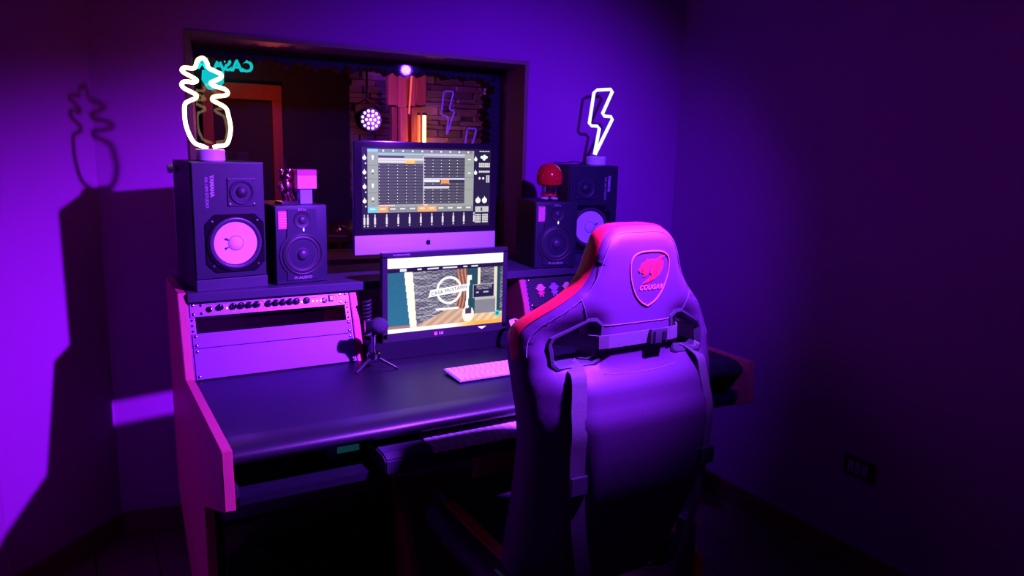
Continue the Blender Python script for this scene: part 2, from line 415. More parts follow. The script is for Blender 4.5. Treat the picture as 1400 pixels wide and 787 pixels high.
# doorway with red wooden casing
dr = tag(thing('door_1', 'red brown door casing around a dark doorway beyond the glass', 'door', (.88, 4.48, 0)), 'red brown door casing around a dark doorway beyond the glass', 'door', kind='structure')
for x in (-.185, .185): MB().box((x, 0, .835), (.055, .05, 1.67), .006).build('casing', 'door_wood', dr)
MB().box((0, 0, 1.712), (.425, .055, .085), .008).build('head_casing', 'door_wood', dr)
MB().box((0, .012, .83), (.315, .012, 1.66)).build('door_leaf', 'dark_wall', dr)
point('doorway_glow', (.95, 4.05, 1.55), 2.6, (1, .12, .05), .05)
# reversed sign
sg = thing('neon_sign', 'cyan glowing sign with its letters reading reversed, behind the glass', 'sign', (.78, 4.38, 1.835))
me = text_mesh('CASA M', .082, ext=.004, bold=.003); b = MB(); b.mesh(me, Matrix.Scale(-1, 4, (1, 0, 0)) @ FRONT); bmesh.ops.reverse_faces(b.bm, faces=b.bm.faces)
b.build('lettering', 'neon_cyan', sg)
MB().prism([(-.055, -.03), (.055, -.03), (.05, -.09), (.02, -.125), (-.03, -.13), (-.06, -.08)], -.004, .004, 'Y', .002).build('emblem', 'neon_cyan', sg).location = (-.06, 0, .0)
for x in (-.13, .13): MB().cyl((x, .004, .445), .0015, .84, n=6).build('hanging_wire', 'rubber', sg)
# stage lamp with a cluster of leds
lp = thing('led_stage_light', 'round stage light with a cluster of violet diodes behind the glass', 'light', (1.81, 5.0, 1.60))
MB().lathe([(.02, -.10), (.075, -.09), (.08, -.0), (.078, .004), (.0, .004)], axis='Y').build('housing', 'rubber', lp, True)
pts = [(0, 0)] + [(.03 * math.cos(a), .03 * math.sin(a)) for a in [i * PI / 3 for i in range(6)]] + [(.058 * math.cos(a), .058 * math.sin(a)) for a in [.25 + i * PI / 6 for i in range(12)]]
d0 = MB().ico((0, 0, 0), .0105, (1, .5, 1), 2).build('diode', 'led_violet', lp, True)
for i, (px, pz) in enumerate(pts):
    if i == 0: d0.location = (px, -.008, pz)
    else: share(d0, lp, (px, -.008, pz))
MB().tube([(-.085, .05, 0), (-.09, .06, .09), (0, .06, .14), (.09, .06, .09), (.085, .05, 0)], .006).build('yoke', 'rubber', lp)
MB().cyl((0, .06, .6), .008, .92).build('hanger', 'rubber', lp)
spot('led_stage_beam', (1.81, 4.93, 1.60), (2.5, 5.3, 1.6), 16, (.38, .04, 1), 150, .6, .05)
point('stone_violet', (2.35, 4.75, 1.75), 1.5, (.42, .03, 1.), .04)
# blue bolt outlines added as glowing tubes for reflections in the window glass
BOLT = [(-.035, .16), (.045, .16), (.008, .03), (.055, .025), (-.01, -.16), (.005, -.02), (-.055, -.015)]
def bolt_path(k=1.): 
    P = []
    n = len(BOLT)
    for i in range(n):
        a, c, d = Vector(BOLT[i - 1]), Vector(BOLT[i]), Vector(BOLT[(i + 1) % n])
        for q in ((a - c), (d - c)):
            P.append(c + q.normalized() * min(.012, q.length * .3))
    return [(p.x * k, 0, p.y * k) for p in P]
for loc, lab in (((2.47, 5.17, 1.67), 'blue bolt outline added for a glass reflection, right of the pillar'), ((2.665, 5.17, 1.41), 'lower blue bolt outline added for a glass reflection, half hidden behind the computer')):
    t = thing('glowing_bolt', lab, 'reflection', loc); MB().tube(bolt_path(), .0065, 8, True).build('tube', 'deep_blue_glow', t, True)
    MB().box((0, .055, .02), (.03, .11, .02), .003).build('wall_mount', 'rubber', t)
# post with a tiny amber lamp
ps = thing('metal_post', 'slim metal post with an amber lamp at its top', 'post', (2.745, 5.1, 0))
MB().box((0, 0, .98), (.02, .02, 1.96), .002).build('shaft', 'alu', ps)
MB().lathe([(0, 0), (.02, .004), (.026, .02), (0, .03)], (0, -.02, 1.90)).build('lamp_cup', 'tube_dim', ps, True)
# drum and cymbal
dk = thing('floor_tom', 'dark drum with chrome tension rods seen under the window', 'drum', (1.50, 4.35, 0))
MB().lathe([(.19, .36), (.19, .74), (.175, .745), (.0, .74)], n=40).build('shell', 'drum_shell', dk, True)
MB().lathe([(.196, .715), (.2, .72), (.2, .75), (.19, .755), (.186, .745)], n=40).build('hoop', 'chrome', dk, True)
for i in range(8):
    a = i * PI / 4 + .2; MB().tube([(.2 * math.cos(a), .2 * math.sin(a), .42), (.2 * math.cos(a), .2 * math.sin(a), .73)], .006, 8).build('tension_rod', 'chrome', dk)
for i in range(3):
    a = i * 2 * PI / 3 + .4; MB().tube([(.2 * math.cos(a), .2 * math.sin(a), .6), (.22 * math.cos(a), .22 * math.sin(a), .02), (.26 * math.cos(a), .26 * math.sin(a), 0)], .007, 8).build('leg', 'chrome', dk)
cm = thing('cymbal', 'thin brass cymbal on a stand seen under the window', 'cymbal', (1.33, 4.2, 0))
cpl = MB().lathe([(.0, .03), (.03, .022), (.035, .012), (.17, -.006), (.17, -.008), (.03, .008), (0, .02)], n=40).build('plate', 'cymbal_brass', cm, True); cpl.location = (0, 0, .96)
cpl.rotation_euler = (R(12), R(-10), 0)
MB().cyl((0, 0, .5), .009, 1.0).build('stand_pole', 'chrome', cm)
for i in range(3):
    a = i * 2 * PI / 3; MB().tube([(0, 0, .4), (.22 * math.cos(a), .22 * math.sin(a), .01)], .007, 8).build('leg', 'chrome', cm)

# ================================================================== STUDIO DESK
DZ = .765; SHZ = 1.015
desk = thing('studio_desk', 'wide black studio desk with red wooden side panels and rack bays', 'desk', (1.118, 2.2, 0))
DX, DY = 1.118, 2.2
def dk_prism(name, m, pts, x0, x1, bev=0.): return MB().prism([(y - DY, z) for y, z in pts], x0 - DX, x1 - DX, 'X', bev).build(name, m, desk)
side = [(2.66, SHZ), (2.372, SHZ), (2.335, .90), (2.292, DZ + .007), (1.715, DZ + .007), (1.70, .63), (2.03, .495), (2.00, 0), (2.30, 0), (2.64, .30)]
dk_prism('side_panel', 'desk_wood', side, .262, .287, .002)
dk_prism('side_panel', 'desk_wood', side, 1.955, 1.98, .002)
mid = [(2.66, SHZ - .027), (2.375, SHZ - .027), (2.335, .90), (2.292, DZ), (2.66, DZ)]
dk_prism('divider_panel', 'desk_wood', mid, .782, .805, .002); dk_prism('divider_panel', 'desk_wood', mid, 1.433, 1.455, .002)
MB().box(((.2875 + 1.9545) / 2 - DX, (2.355 + 2.70) / 2 - DY, SHZ - .0135), (1.9545 - .2875, .345, .027), .002).build('top_shelf', 'shelf_laminate', desk)
dk_prism('worktop', 'black_laminate', [(2.47, DZ), (1.80, DZ), (1.80, DZ - .03), (2.47, DZ - .03)], .287, 1.955)
# padded front roll
prof = [(1.815, DZ + .001)] + [(1.80 - .062 * math.sin(a), DZ - .029 + .029 * math.cos(a)) for a in [i * PI / 14 for i in range(15)]] + [(1.815, DZ - .058)]
MB().prism([(y - DY, z) for y, z in prof], .287 - DX, 1.955 - DX, 'X').build('armrest_roll', 'black_vinyl', desk, True, angle=50)
# low riser between the rack bays
dk_prism('riser', 'black_laminate', [(2.262, DZ), (2.262, DZ + .058), (2.60, DZ + .058), (2.60, DZ)], .806, 1.432, .002)
# keyboard tray
dk_prism('keyboard_tray', 'black_laminate', [(1.745, .616), (1.745, .640), (2.14, .640), (2.14, .616)], .30, 1.93, .002)
for x in (.2965, 1.9445): MB().box((x - DX, 1.95 - DY, .645), (.016, .40, .03), .003).build('slide_rail', 'rack_black', desk)
# pedestals below
ped = [(2.10, 0), (2.02, .32), (2.06, .46), (2.06, .735), (2.60, .735), (2.60, 0)]
dk_prism('pedestal_panel', 'desk_wood', [(1.93, 0), (2.06, .30), (2.30, .42), (2.60, .735), (2.60, 0)], .85, .872, .002)
dk_prism('pedestal_panel', 'desk_wood', [(1.93, 0), (2.06, .30), (2.30, .42), (2.60, .735), (2.60, 0)], 1.37, 1.392, .002)
for x0, x1 in ((.279, .848), (1.394, 1.953)):
    dk_prism('base_shelf', 'black_laminate', [(2.10, .05), (2.10, .075), (2.58, .075), (2.58, .05)], x0, x1)
# rack rails of both bays (tilted plane)
RT = math.atan2(2.375 - 2.292, (SHZ - .027) - DZ)
RY, RZ = 2.292, DZ + .004
def rackframe(x): # frame at the foot of the rack face, z up along the tilted face, y out to the rear
    m = Matrix.Rotation(-RT, 4, 'X'); m.translation = (x, RY, RZ); return m
U = .04445
def rk(o, m): o.matrix_basis = m; return o
for xa in (.288, .781 - .019, 1.456, 1.954 - .019):
    rl = MB().box((.009, .006, .121), (.017, .002, .242), .0005).build('rack_rail', 'rack_silver', desk)
    mm = rackframe(xa - DX); mm.translation = (xa - DX, RY - DY, RZ); rl.matrix_local = mm
    h0 = MB().cyl((0, 0, 0), .0033, .003, 'Y', 10).build('rail_hole', 'screen_black', rl); h0.location = (.008, .0048, .012)
    for i in range(1, 14): share(h0, rl, (.008, .0048, .012 + i * .0165))
# ---- rack gear, left bay
def rack_unit(name, label, x0, u0, nu, m, depth, cat='rack unit'):
    t = thing(name, label, cat); t.matrix_world = rackframe(x0)
    H = nu * U - .0012
    MB().box((.2413, .002, u0 * U + H / 2), (.4826, .004, H), .0006).build('face_plate', m, t)
    if depth: MB().box((.2413, .005 + depth / 2, u0 * U + H / 2), (.44, depth, H - .003), .001).build('chassis', 'rack_black', t)
    zs = [u0 * U + .008, u0 * U + H - .008]
    s0 = None
    for x in (.009, .4736):
        for z_ in zs:
            if s0 is None: s0 = MB().lathe([(.0048, -.0005), (.0048, .0015), (.003, .0028), (0, .0028)], axis='Y', n=12).build('screw', 'screw', t, True); s0.location = (x, -.0002, z_)
            else: share(s0, t, (x, -.0002, z_))
    return t, u0 * U + H / 2
X0 = .2935
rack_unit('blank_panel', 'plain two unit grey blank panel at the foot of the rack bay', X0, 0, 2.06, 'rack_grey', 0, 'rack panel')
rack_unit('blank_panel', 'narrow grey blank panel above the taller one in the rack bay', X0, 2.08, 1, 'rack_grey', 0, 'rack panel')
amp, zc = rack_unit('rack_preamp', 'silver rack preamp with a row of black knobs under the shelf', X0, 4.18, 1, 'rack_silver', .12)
AZ = zc
kn = None
for x in (.085, .123, .146, .169, .192, .228, .250, .272, .294, .314, .346):
    if kn is None:
        kn = MB().lathe([(.0105, 0), (.0105, .003), (.0085, .004), (.0082, .013), (.0068, .0155), (0, .0155)], axis='Y', n=20).build('knob', 'gloss_black', amp, True)
        MB().box((0, -.0158, .004), (.0012, .001, .006)).build('pointer', 'print_white', kn)
        kn.location = (x, 0, AZ + .002); kp = kn.children[0]
        ring = MB().lathe([(.0125, 0), (.0125, .0008), (.0107, .0008), (.0107, 0)], axis='Y', n=24).build('dial_ring', 'print_grey', amp); ring.location = (x, 0, AZ + .002)
    else:
        c = share(kn, amp, (x, 0, AZ + .002)); share(kp, c, kp.location); c.rotation_euler = (0, random.uniform(-1.5, 1.5), 0)
        share(ring, amp, (x, 0, AZ + .002))
for x in (.0535, .403): MB().lathe([(.009, 0), (.009, .003), (.0065, .004), (.0052, .004), (.0052, .001), (0, .001)], axis='Y', n=20).build('jack_socket', 'chrome', amp, True).location = (x, 0, AZ - .002)
for x in (.1045, .330, .366, .379, .392): MB().ico((x, -.001, AZ - .002), .0028, sub=2).build('indicator', 'led_violet', amp, True)
MB().box((.425, -.003, AZ + .003), (.014, .006, .02), .001).build('switch_bezel', 'rubber', amp)
MB().box((.425, -.0065, AZ + .003), (.009, .003, .014), .001).build('power_switch', 'switch_lit', amp)
lettering('lettering', 'ENGL', .013, 'print_white', amp, (.36, -.0006, AZ + .0165), ext=.0003, bold=.0006)
for nm, x, n in (('label_strip', .075, 5), ('label_strip', .22, 8)):
    b = MB()
    for i in range(n): b.box((x + .024 * i, -.0004, AZ - .0145), (.013, .0006, .002))
    b.build(nm, 'print_grey', amp)
b = MB(); b.tube([(.045, -.0004, AZ + .0135), (.205, -.0004, AZ + .0135), (.213, -.0004, AZ + .010), (.215, -.0004, AZ), (.211, -.0004, AZ - .009)], .0007, 6)
b.tube([(.222, -.0004, AZ + .0135), (.335, -.0004, AZ + .0135), (.342, -.0004, AZ + .0095), (.385, -.0004, AZ + .0095)], .0007, 6)
b.tube([(.385, -.0004, AZ + .0135), (.435, -.0004, AZ + .0135), (.443, -.0004, AZ + .008), (.445, -.0004, AZ), (.441, -.0004, AZ - .009)], .0007, 6)
b.build('printed_outline', 'rack_black', amp)
for x in (.031, .4555):
    for dz in (-.0125, .0125): MB().lathe([(.0045, 0), (.0045, .001), (.002, .0014), (0, .0012)], axis='Y', n=12).build('bolt', 'dark_chrome', amp, True).location = (x, 0, AZ + dz)
# ---- right bay
rack_unit('blank_panel', 'black blank panel with bead figures stuck on it', 1.4640, 2.6, 2.5, 'rack_black', 0, 'rack panel')
u2, zc2 = rack_unit('rack_mixer', 'black rack unit with small buttons under the bead figures', 1.4640, .9, 1.6, 'rack_black', .2)
MB().box((.14, -.003, zc2 + .027), (.22, .005, .006), .001).build('trim_strip', 'print_white', u2)
for i in range(8): MB().box((.045 + .017 * i, -.003, zc2 + .012), (.008, .005, .006), .001).build('button', 'print_grey', u2)
def bead_piece(x, m1, m2, label):
    t = thing('bead_plaque', label, 'plaque', group=None); mm = rackframe(1.4645) @ Matrix.Translation((x, -.004, 3.95 * U)); t.matrix_world = mm
    rows = ['0011100', '0111110', '1111111', '0111110', '0022200', '0222220', '0022200', '0020200']
    p = .0062
    for ch, m, nm in (('1', m1, 'upper_beads'), ('2', m2, 'lower_beads')):
        b = MB()
        for j, r_ in enumerate(rows):
            for i, c in enumerate(r_):
                if c == ch: b.box(((i - 3) * p, 0, (3.5 - j) * p), (p * .97, .004, p * .97), .0009, seg=1)
        b.build(nm, m, t)
bead_piece(.052, 'bead_pink', 'bead_red', 'pink bead plaque beside the divider panel of the rack')
bead_piece(.112, 'bead_violet', 'bead_violet', 'all violet bead plaque between two others on the rack')
bead_piece(.172, 'bead_tan', 'bead_violet', 'tan and violet bead plaque on the black rack panel')
bead_piece(.228, 'bead_red', 'bead_pink', 'red bead plaque peeking past the gaming chair')
# gear in the left pedestal
t = thing('pedestal_amp', 'black power amplifier in the dark pedestal under the desk', 'amplifier', (.563, 2.12, .077))
MB().box((0, .2, .155), (.48, .38, .31), .006).build('casing', 'rack_black', t)
MB().box((0, .004, .155), (.482, .012, .30), .003).build('front_panel', 'gloss_black', t)
for x in (-.15, .15): MB().lathe([(.018, 0), (.016, .018), (0, .018)], axis='Y', n=20).build('knob', 'rubber', t, True).location = (x, -.002, .2)
b = MB()
for i in range(9): b.box((0, -.003, .05 + .012 * i), (.2, .003, .004))
b.build('vent_grille', 'rubber', t)

# ================================================================== SPEAKERS
def three_quarter(label, loc, rz, mirror):
    """white cone monitor; origin at the front left bottom corner, front face on y=0"""
    W, H, D = .215, .382, .199; s = -1 if mirror else 1
    t = thing('studio_monitor', label, 'speaker', loc, rz, 'white coned studio monitors')
    cx = W / 2
    MB().box((cx, D / 2 + .004, H / 2), (W, D - .008, H), .003).build('cabinet', 'cab_black', t)
    MB().box((cx, .002, H / 2 + .017), (W - .006, .006, H - .038), .0015).build('baffle', 'baffle_black', t)
    MB().box((cx, .0, .017), (W - .002, .010, .034), .0015).build('baffle_lit_strip', 'shelf_laminate', t)  # paler strip stands in for stronger light on the lower baffle
    # tweeter
    tx, tz = cx + s * .036, .293
    MB().box((tx, -.0025, tz), (.084, .005, .084), .0015).build('tweeter_plate', 'baffle_black', t)
    MB().lathe([(.037, .004), (.037, .008), (.034, .010), (.030, .008), (.026, .004), (.0, .004)], (tx, 0, tz), 'Y', 36).build('tweeter_ring', 'cone_black', t, True)
    MB().lathe([(.0175, .004), (.016, .009), (.010, .0125), (.004, .0138), (0, .014)], (tx, 0, tz), 'Y', 28).build('tweeter_dome', 'rubber', t, True)
    for dx in (-.036, .036):
        for dz in (-.036, .036): MB().lathe([(.0032, .004), (.0032, .0062), (0, .0068)], (tx + dx, 0, tz + dz), 'Y', 10).build('screw', 'screw' if dz < 0 else 'rubber', t, True)
    # woofer
    wx, wz = cx + s * .012, .140
    a, c = .088, .060
    MB().prism([(wx + p * a if abs(p) == 1 else wx + p, wz + q) for p, q in ()] or [(wx - a, wz - c), (wx - c, wz - a), (wx + c, wz - a), (wx + a, wz - c), (wx + a, wz + c), (wx + c, wz + a), (wx - c, wz + a), (wx - a, wz + c)], -.005, .0, 'Y', .0015).build('woofer_frame', 'gloss_black', t)
    MB().lathe([(.086, .004), (.086, .008), (.083, .0095), (.080, .008), (.079, .005)], (wx, 0, wz), 'Y', 56).build('woofer_ring', 'gloss_black', t, True)
    MB().lathe([(.080, .0055), (.077, .0105), (.072, .012), (.067, .010), (.064, .0052)], (wx, 0, wz), 'Y', 56).build('surround', 'cone_black', t, True)
    MB().lathe([(.0655, .0058), (.045, .0056), (.0215, .0054)], (wx, 0, wz), 'Y', 56).build('cone', 'cone_white', t, True)
    MB().lathe([(.0225, .0054), (.0222, .0062), (.0212, .0062)], (wx, 0, wz), 'Y', 40).build('cap_seam', 'rubber', t, True)
    MB().lathe([(.0215, .0056), (.018, .0085), (.010, .0115), (0, .0125)], (wx, 0, wz), 'Y', 40).build('dust_cap', 'cone_white', t, True)
    for dz in (-.0135, .0135):
        MB().tube([(wx - s * .0205, -.0068, wz + dz * .75), (wx - s * .026, -.0075, wz + dz * .95), (wx - s * .031, -.007, wz + dz * 1.12)], [.0012, .0026, .0032], 8).build('lead_wire', 'rubber', t, True)
    for dx in (-.067, .067):
        for dz in (-.067, .067): MB().lathe([(.0035, .005), (.0035, .0075), (0, .008)], (wx + dx, 0, wz + dz), 'Y', 10).build('screw', 'screw', t, True)
    lx = cx - s * .058
    rot = -PI / 2
    lettering('brand_lettering', 'YAMAHA', .0155, 'print_grey', t, (lx + .0 + .008, -.0016, .312), rot, ext=.0004, bold=.0007)
    lettering('model_lettering', 'NS-10M STUDIO', .0125, 'print_grey', t, (lx - .008, -.0016, .293), rot, ext=.0004)
    return t
NSL = three_quarter('white coned black monitor carrying the pineapple neon', (.316, 2.378, SHZ), R(7), False)
k = MB().lathe([(0, 0), (.006, .0), (.006, .008), (.013, .010), (.014, .016), (.011, .022), (0, .023)], axis='Y', n=20).build('side_knob', 'knob_blue', NSL, True)
k.rotation_euler = (0, 0, -PI / 2); k.location = (.0, .17, .355)
NSR = three_quarter('white coned black monitor carrying the lightning bolt neon', (1.70, 2.458, SHZ), R(-10), True)

def small_monitor(label, loc, rz):
    W, H, D = .172, .25, .20
    t = thing('bookshelf_monitor', label, 'speaker', loc, rz, 'small charcoal monitors'); cx = W / 2
    MB().box((cx, D / 2, H / 2), (W, D, H), .005).build('cabinet', 'cab_black', t, True)
    MB().box((cx, -.003, H / 2), (W - .004, .012, H - .004), .004).build('baffle', 'baffle_black', t, True)
    # raised waist panel
    P = []
    for i in range(49):
        a = PI * 2 * i / 48
    ring = [(cx + .075 * math.cos(a), .094 + .075 * math.sin(a)) for a in [(-PI / 2 + .75) + i * (PI - 1.5) / 16 for i in range(17)]]
    right = [(cx + .052, .012)] + ring + [(cx + .048, .19), (cx + .048, .238)]
    left = [(2 * cx - x, z_) for x, z_ in right[::-1]]
    MB().prism(right + left, -.0135, -.008, 'Y', .0015).build('waist_panel', 'baffle_black', t)
    MB().lathe([(.066, .0135), (.066, .0165), (.063, .018), (.0605, .017), (.0595, .0145), (.057, .0155), (.053, .0165), (.049, .0155), (.047, .013)], (cx, 0, .094), 'Y', 48).build('woofer_ring', 'rubber', t, True)
    MB().lathe([(.048, .0138), (.034, .0126), (.019, .0137), (.0185, .0165)], (cx, 0, .094), 'Y', 48).build('cone', 'cone_black', t, True)
    MB().lathe([(.0185, .013), (.017, .019), (.011, .0235), (0, .0255)], (cx, 0, .094), 'Y', 32).build('dust_cap', 'cone_black', t, True)
    MB().lathe([(.028, .0135), (.026, .0155), (.021, .0145), (.016, .0138), (.013, .014)], (cx, 0, .204), 'Y', 32).build('tweeter_ring', 'rubber', t, True)
    MB().lathe([(.0135, .0137), (.011, .018), (.006, .0205), (0, .021)], (cx, 0, .204), 'Y', 24).build('tweeter_dome', 'cone_black', t, True)
    MB().box((cx + .004, -.015, .173), (.0035, .003, .010), .001).build('power_led', 'led_white', t)
    MB().box((.026, -.0095, .205), (.030, .001, .056)).build('sticker', 'sticker_pink', t)
    for i, wd in enumerate((.022, .018, .024, .021, .024, .016)): MB().box((.026, -.0103, .226 - .008 * i), (wd, .0006, .0022)).build('sticker_line', 'print_white', t)
    lettering('brand_lettering', 'M-AUDIO', .0125, 'print_grey', t, (cx, -.0142, .0195), ext=.0004, space=1.15)
    lettering('model_lettering', 'BX5a', .0105, 'print_grey', t, (cx, -.0142, .2365), ext=.0004, space=1.2)
    return t
BXL = small_monitor('small monitor with pink sticker under the bear and block figures', (.553, 2.402, SHZ), R(6))
BXR = small_monitor('small monitor with pink sticker under the red bobble toy', (1.50, 2.385, SHZ), R(-11))
NST, BXT = SHZ + .382, SHZ + .25

# ================================================================== NEONS ON THE SPEAKERS
def neon_base(t, r_, h):
    MB().lathe([(0, 0), (r_ - .003, 0), (r_, .003), (r_, h - .003), (r_ - .003, h), (0, h)], n=40).build('base', 'acrylic_base', t, True)
pz = [(330,725),(290,708),(245,690),(215,640),(192,560),(188,480),(195,420),(230,395),(265,377),(270,355),(235,335),(195,315),(178,290),(200,268),(255,270),(278,255),(250,235),(210,215),(185,195),(200,175),(255,175),(275,160),(290,120),(325,100),(350,130),(360,165),(400,185),(440,205),(435,230),(390,255),(370,270),(400,290),(460,305),(480,330),(460,350),(390,360),(375,385),(420,410),(465,440),(480,500),(490,570),(480,640),(455,695),(400,705),(365,718)]
PN = thing('neon_pineapple', 'glowing warm white pineapple neon lamp on a white round base', 'lamp', (.388, 2.475, NST), R(-5))
neon_base(PN, .042, .036)
SCL = .0004215
path = [((x - 345) * SCL, 0, .036 + (728 - y) * SCL) for x, y in pz]
MB().tube(catmull(path, 4), .0062, 10).build('neon_tube', 'neon_warm', PN, True)
BL = thing('glowing_bolt', 'glowing blue white lightning bolt lamp on a speaker', 'lamp', (1.872, 2.525, NST), R(-12))
neon_base(BL, .041, .034)
bo = [(375, 75), (436, 68), (402, 168), (441, 170), (384, 322), (398, 207), (363, 207)]
bp = []
for i in range(len(bo)):
    a, c, d = Vector(bo[i - 1]), Vector(bo[i]), Vector(bo[(i + 1) % len(bo)])
    for q, f in (((a - c), 1), ((d - c), 1)): bp.append(c + q.normalized() * min(9, q.length * .3))
kx, kz = .00137, .00106
pth = [((p.x - 390) * kx, 0, .03 + (325 - p.y) * kz) for p in bp]
MB().tube(pth, .0062, 10, True).build('neon_tube', 'neon_blue', BL, True)
MB().tube([(x, y + .007, z_) for x, y, z_ in pth], .005, 8, True).build('tube_backing', 'neon_back', BL, True)
cb = thing('lamp_cable', 'thin black cable from the lightning bolt lamp over the speaker', 'cable', (1.79, 2.56, NST))
MB().tube(catmull([(.045, -.02, .004), (.0, .0, .012), (-.02, .03, .006), (-.035, .075, .004), (-.042, .097, -.004), (-.045, .105, -.06), (-.045, .105, -.30)], 6), .0022, 8).build('wire', 'rubber', cb, True)

# ================================================================== FIGURES ON THE SMALL SPEAKERS
br = thing('chrome_bear', 'shiny red chrome bear figurine on the small speaker', 'figurine', (.612, 2.475, BXT), R(14))
MB().lathe([(0, .03), (.016, .03), (.020, .042), (.0215, .055), (.019, .068), (.012, .073), (0, .074)], n=28).build('body', 'bear_chrome', br, True)
MB().lathe([(0, .072), (.012, .072), (.0195, .079), (.021, .088), (.018, .098), (.010, .104), (0, .105)], n=28).build('head', 'bear_chrome', br, True)
for s in (-1, 1):
    MB().ico((s * .0145, 0, .105), .0095, (1, .6, 1)).build('ear', 'bear_chrome', br, True)
    MB().tube([(s * .019, 0, .066), (s * .027, -.006, .054), (s * .026, -.016, .042)], [.006, .007, .006], 10).build('arm', 'bear_chrome', br, True)
    MB().tube([(s * .010, 0, .034), (s * .012, -.010, .016), (s * .014, -.018, .008)], [.009, .010, .009], 10).build('leg', 'bear_chrome', br, True)
MB().ico((0, -.020, .085), .0075, (1, .7, .8)).build('snout', 'bear_chrome', br, True)
MB().box((.0, -.006, .004), (.062, .05, .008), .002).build('stand', 'dark_chrome', br)
pf = thing('paper_block_figure', 'plain pink and blue stacked paper blocks on the small speaker', 'figurine', (.668, 2.465, BXT), R(6))
MB().box((0, 0, .0245), (.040, .03, .049), .001).build('lower_block', 'toy_blue', pf)
MB().box((0, 0, .070), (.064, .05, .042), .001).build('upper_block', 'toy_pink', pf)
MB().box((0, 0, .1), (.064, .05, .018), .001).build('lid_block', 'toy_magenta', pf)
rt = thing('bobble_toy', 'glossy red dome headed bobble toy on a spring', 'toy', (1.607, 2.458, BXT), R(-20))
MB().lathe([(0, .046), (.040, .046), (.046, .050), (.049, .062), (.0485, .078), (.044, .094), (.034, .107), (.018, .115), (0, .118)], n=40).build('head', 'toy_red', rt, True)
MB().ico((.018, -.044, .066), .007).build('nose', 'toy_red', rt, True)
sp = [(.029 * math.cos(a), .029 * math.sin(a), .018 + .028 * a / (12 * PI)) for a in [i * PI / 12 for i in range(145)]]
MB().tube(sp, .0014, 6).build('spring', 'chrome', rt, True)
MB().lathe([(0, .008), (.020, .009), (.031, .014), (.032, .019), (.026, .022), (0, .022)], n=36).build('belly', 'toy_red', rt, True)
for s in (-1, 1): MB().ico((s * .018, -.008, .005), .016, (1, 1.2, .32)).build('foot', 'toy_white', rt, True)

rt.scale = (1.02, 1.02, 1.2)

# ================================================================== COMPUTERS
class Screen:
    """coloured quads of one picture plane, u right, v down in 0..1, built in the xz plane"""
    def __init__(s, w, h): s.w, s.h, s.v, s.f, s.c, s.k = w, h, [], [], [], 0
    def poly(s, pts, col):
        n = len(s.v); yy = -.00004 * s.k
        for u, v in pts: s.v.append(((u - .5) * s.w, yy, (.5 - v) * s.h))
        s.f.append(list(range(n, n + len(pts)))); s.c.append(s2l(col)); return s
    def rect(s, u0, v0, u1, v1, col): return s.poly([(u0, v0), (u0, v1), (u1, v1), (u1, v0)], col)
    def disc(s, u, v, r, col, n=14): return s.poly([(u + r * math.cos(-2 * PI * i / n), v + r * s.w / s.h * math.sin(-2 * PI * i / n)) for i in range(n)], col)
    def build(s, name, m, parent):
        me = bpy.data.meshes.new(name); me.from_pydata(s.v, [], s.f)
        ca = me.color_attributes.new('Col', 'FLOAT_COLOR', 'CORNER'); i = 0
        for p, c in zip(me.polygons, s.c):
            for _ in p.vertices: ca.data[i].color = (*c, 1); i += 1
        me.materials.append(MATS[m]); o = bpy.data.objects.new(name, me); COL.objects.link(o); o.parent = parent; return o
im = thing('desktop_computer', 'slim silver all in one computer showing a mixing program', 'computer', (1.075, 2.40, SHZ))
IW, IH = .528, .373; IZ = .082
MB().box((0, .011, IZ + IH / 2), (IW, .018, IH), .006, seg=3).build('back_shell', 'alu', im, True)
MB().box((0, -.0015, IZ + IH / 2 + .032), (IW, .007, IH - .064), .0025).build('bezel', 'gloss_black', im, True)
b = MB().box((0, -.001, IZ + .033), (IW, .006, .066), .002); b.build('chin', 'alu', im, True)
MB().tube([(0, .03, IZ + .13), (0, .045, IZ + .04), (0, .075, .02), (0, .07, .006), (0, -.02, .004)], .01, 8, flat=(.17, .008), up=(0, -.3, 1)).build('stand', 'alu', im)
# bitten fruit emblem
cx0, cz0, r0 = 0, IZ + .034, .0088
al = []
for i in range(40):
    a = PI / 2 - 2 * PI * i / 40
    x, z_ = r0 * math.cos(a), r0 * 1.04 * math.sin(a)
    if abs(math.cos(a)) < .35 and math.sin(a) > 0: z_ -= .0022 * (1 - abs(math.cos(a)) / .35)
    if abs(math.cos(a)) < .3 and math.sin(a) < 0: z_ += .0014 * (1 - abs(math.cos(a)) / .3)
    d = math.hypot(x - .0105, z_ - .0008)
    if d < .0045: x = .0105 - math.sqrt(max(0, .0045 ** 2 - (z_ - .0008) ** 2))
    al.append((x, z_ + cz0 - .001))
MB().prism(al, -.0048, -.0035, 'Y').build('emblem', 'screen_black', im)
MB().prism([(.0002, cz0 + .0085), (.001, cz0 + .0115), (.0035, cz0 + .0135), (.003, cz0 + .0105)], -.0048, -.0035, 'Y').build('emblem_leaf', 'screen_black', im)
S = Screen(.476, .268)
S.rect(0, 0, 1, 1, (26, 26, 34)); S.k += 1
S.rect(.04, .02, .86, .80, (150, 156, 146)); S.k += 1
S.rect(.04, .02, .115, .055, (140, 200, 235))
for i in range(10):
    u = .118 + i * .073; S.rect(u, .02, u + .0715, .062, (128, 126, 128)); 
S.k += 1
for i in range(10): S.disc(.155 + i * .073, .04, .007, (235, 235, 230))
for i in range(3): S.rect(.04, .20 + i * .165 + .02, .115, .224 + i * .165, (90, 95, 90)); S.rect(.785, .20 + i * .16, .86, .204 + i * .16, (100, 104, 98))
S.rect(.118, .07, .455, .085, (120, 205, 235)); S.rect(.46, .07, .785, .09, (190, 185, 235))
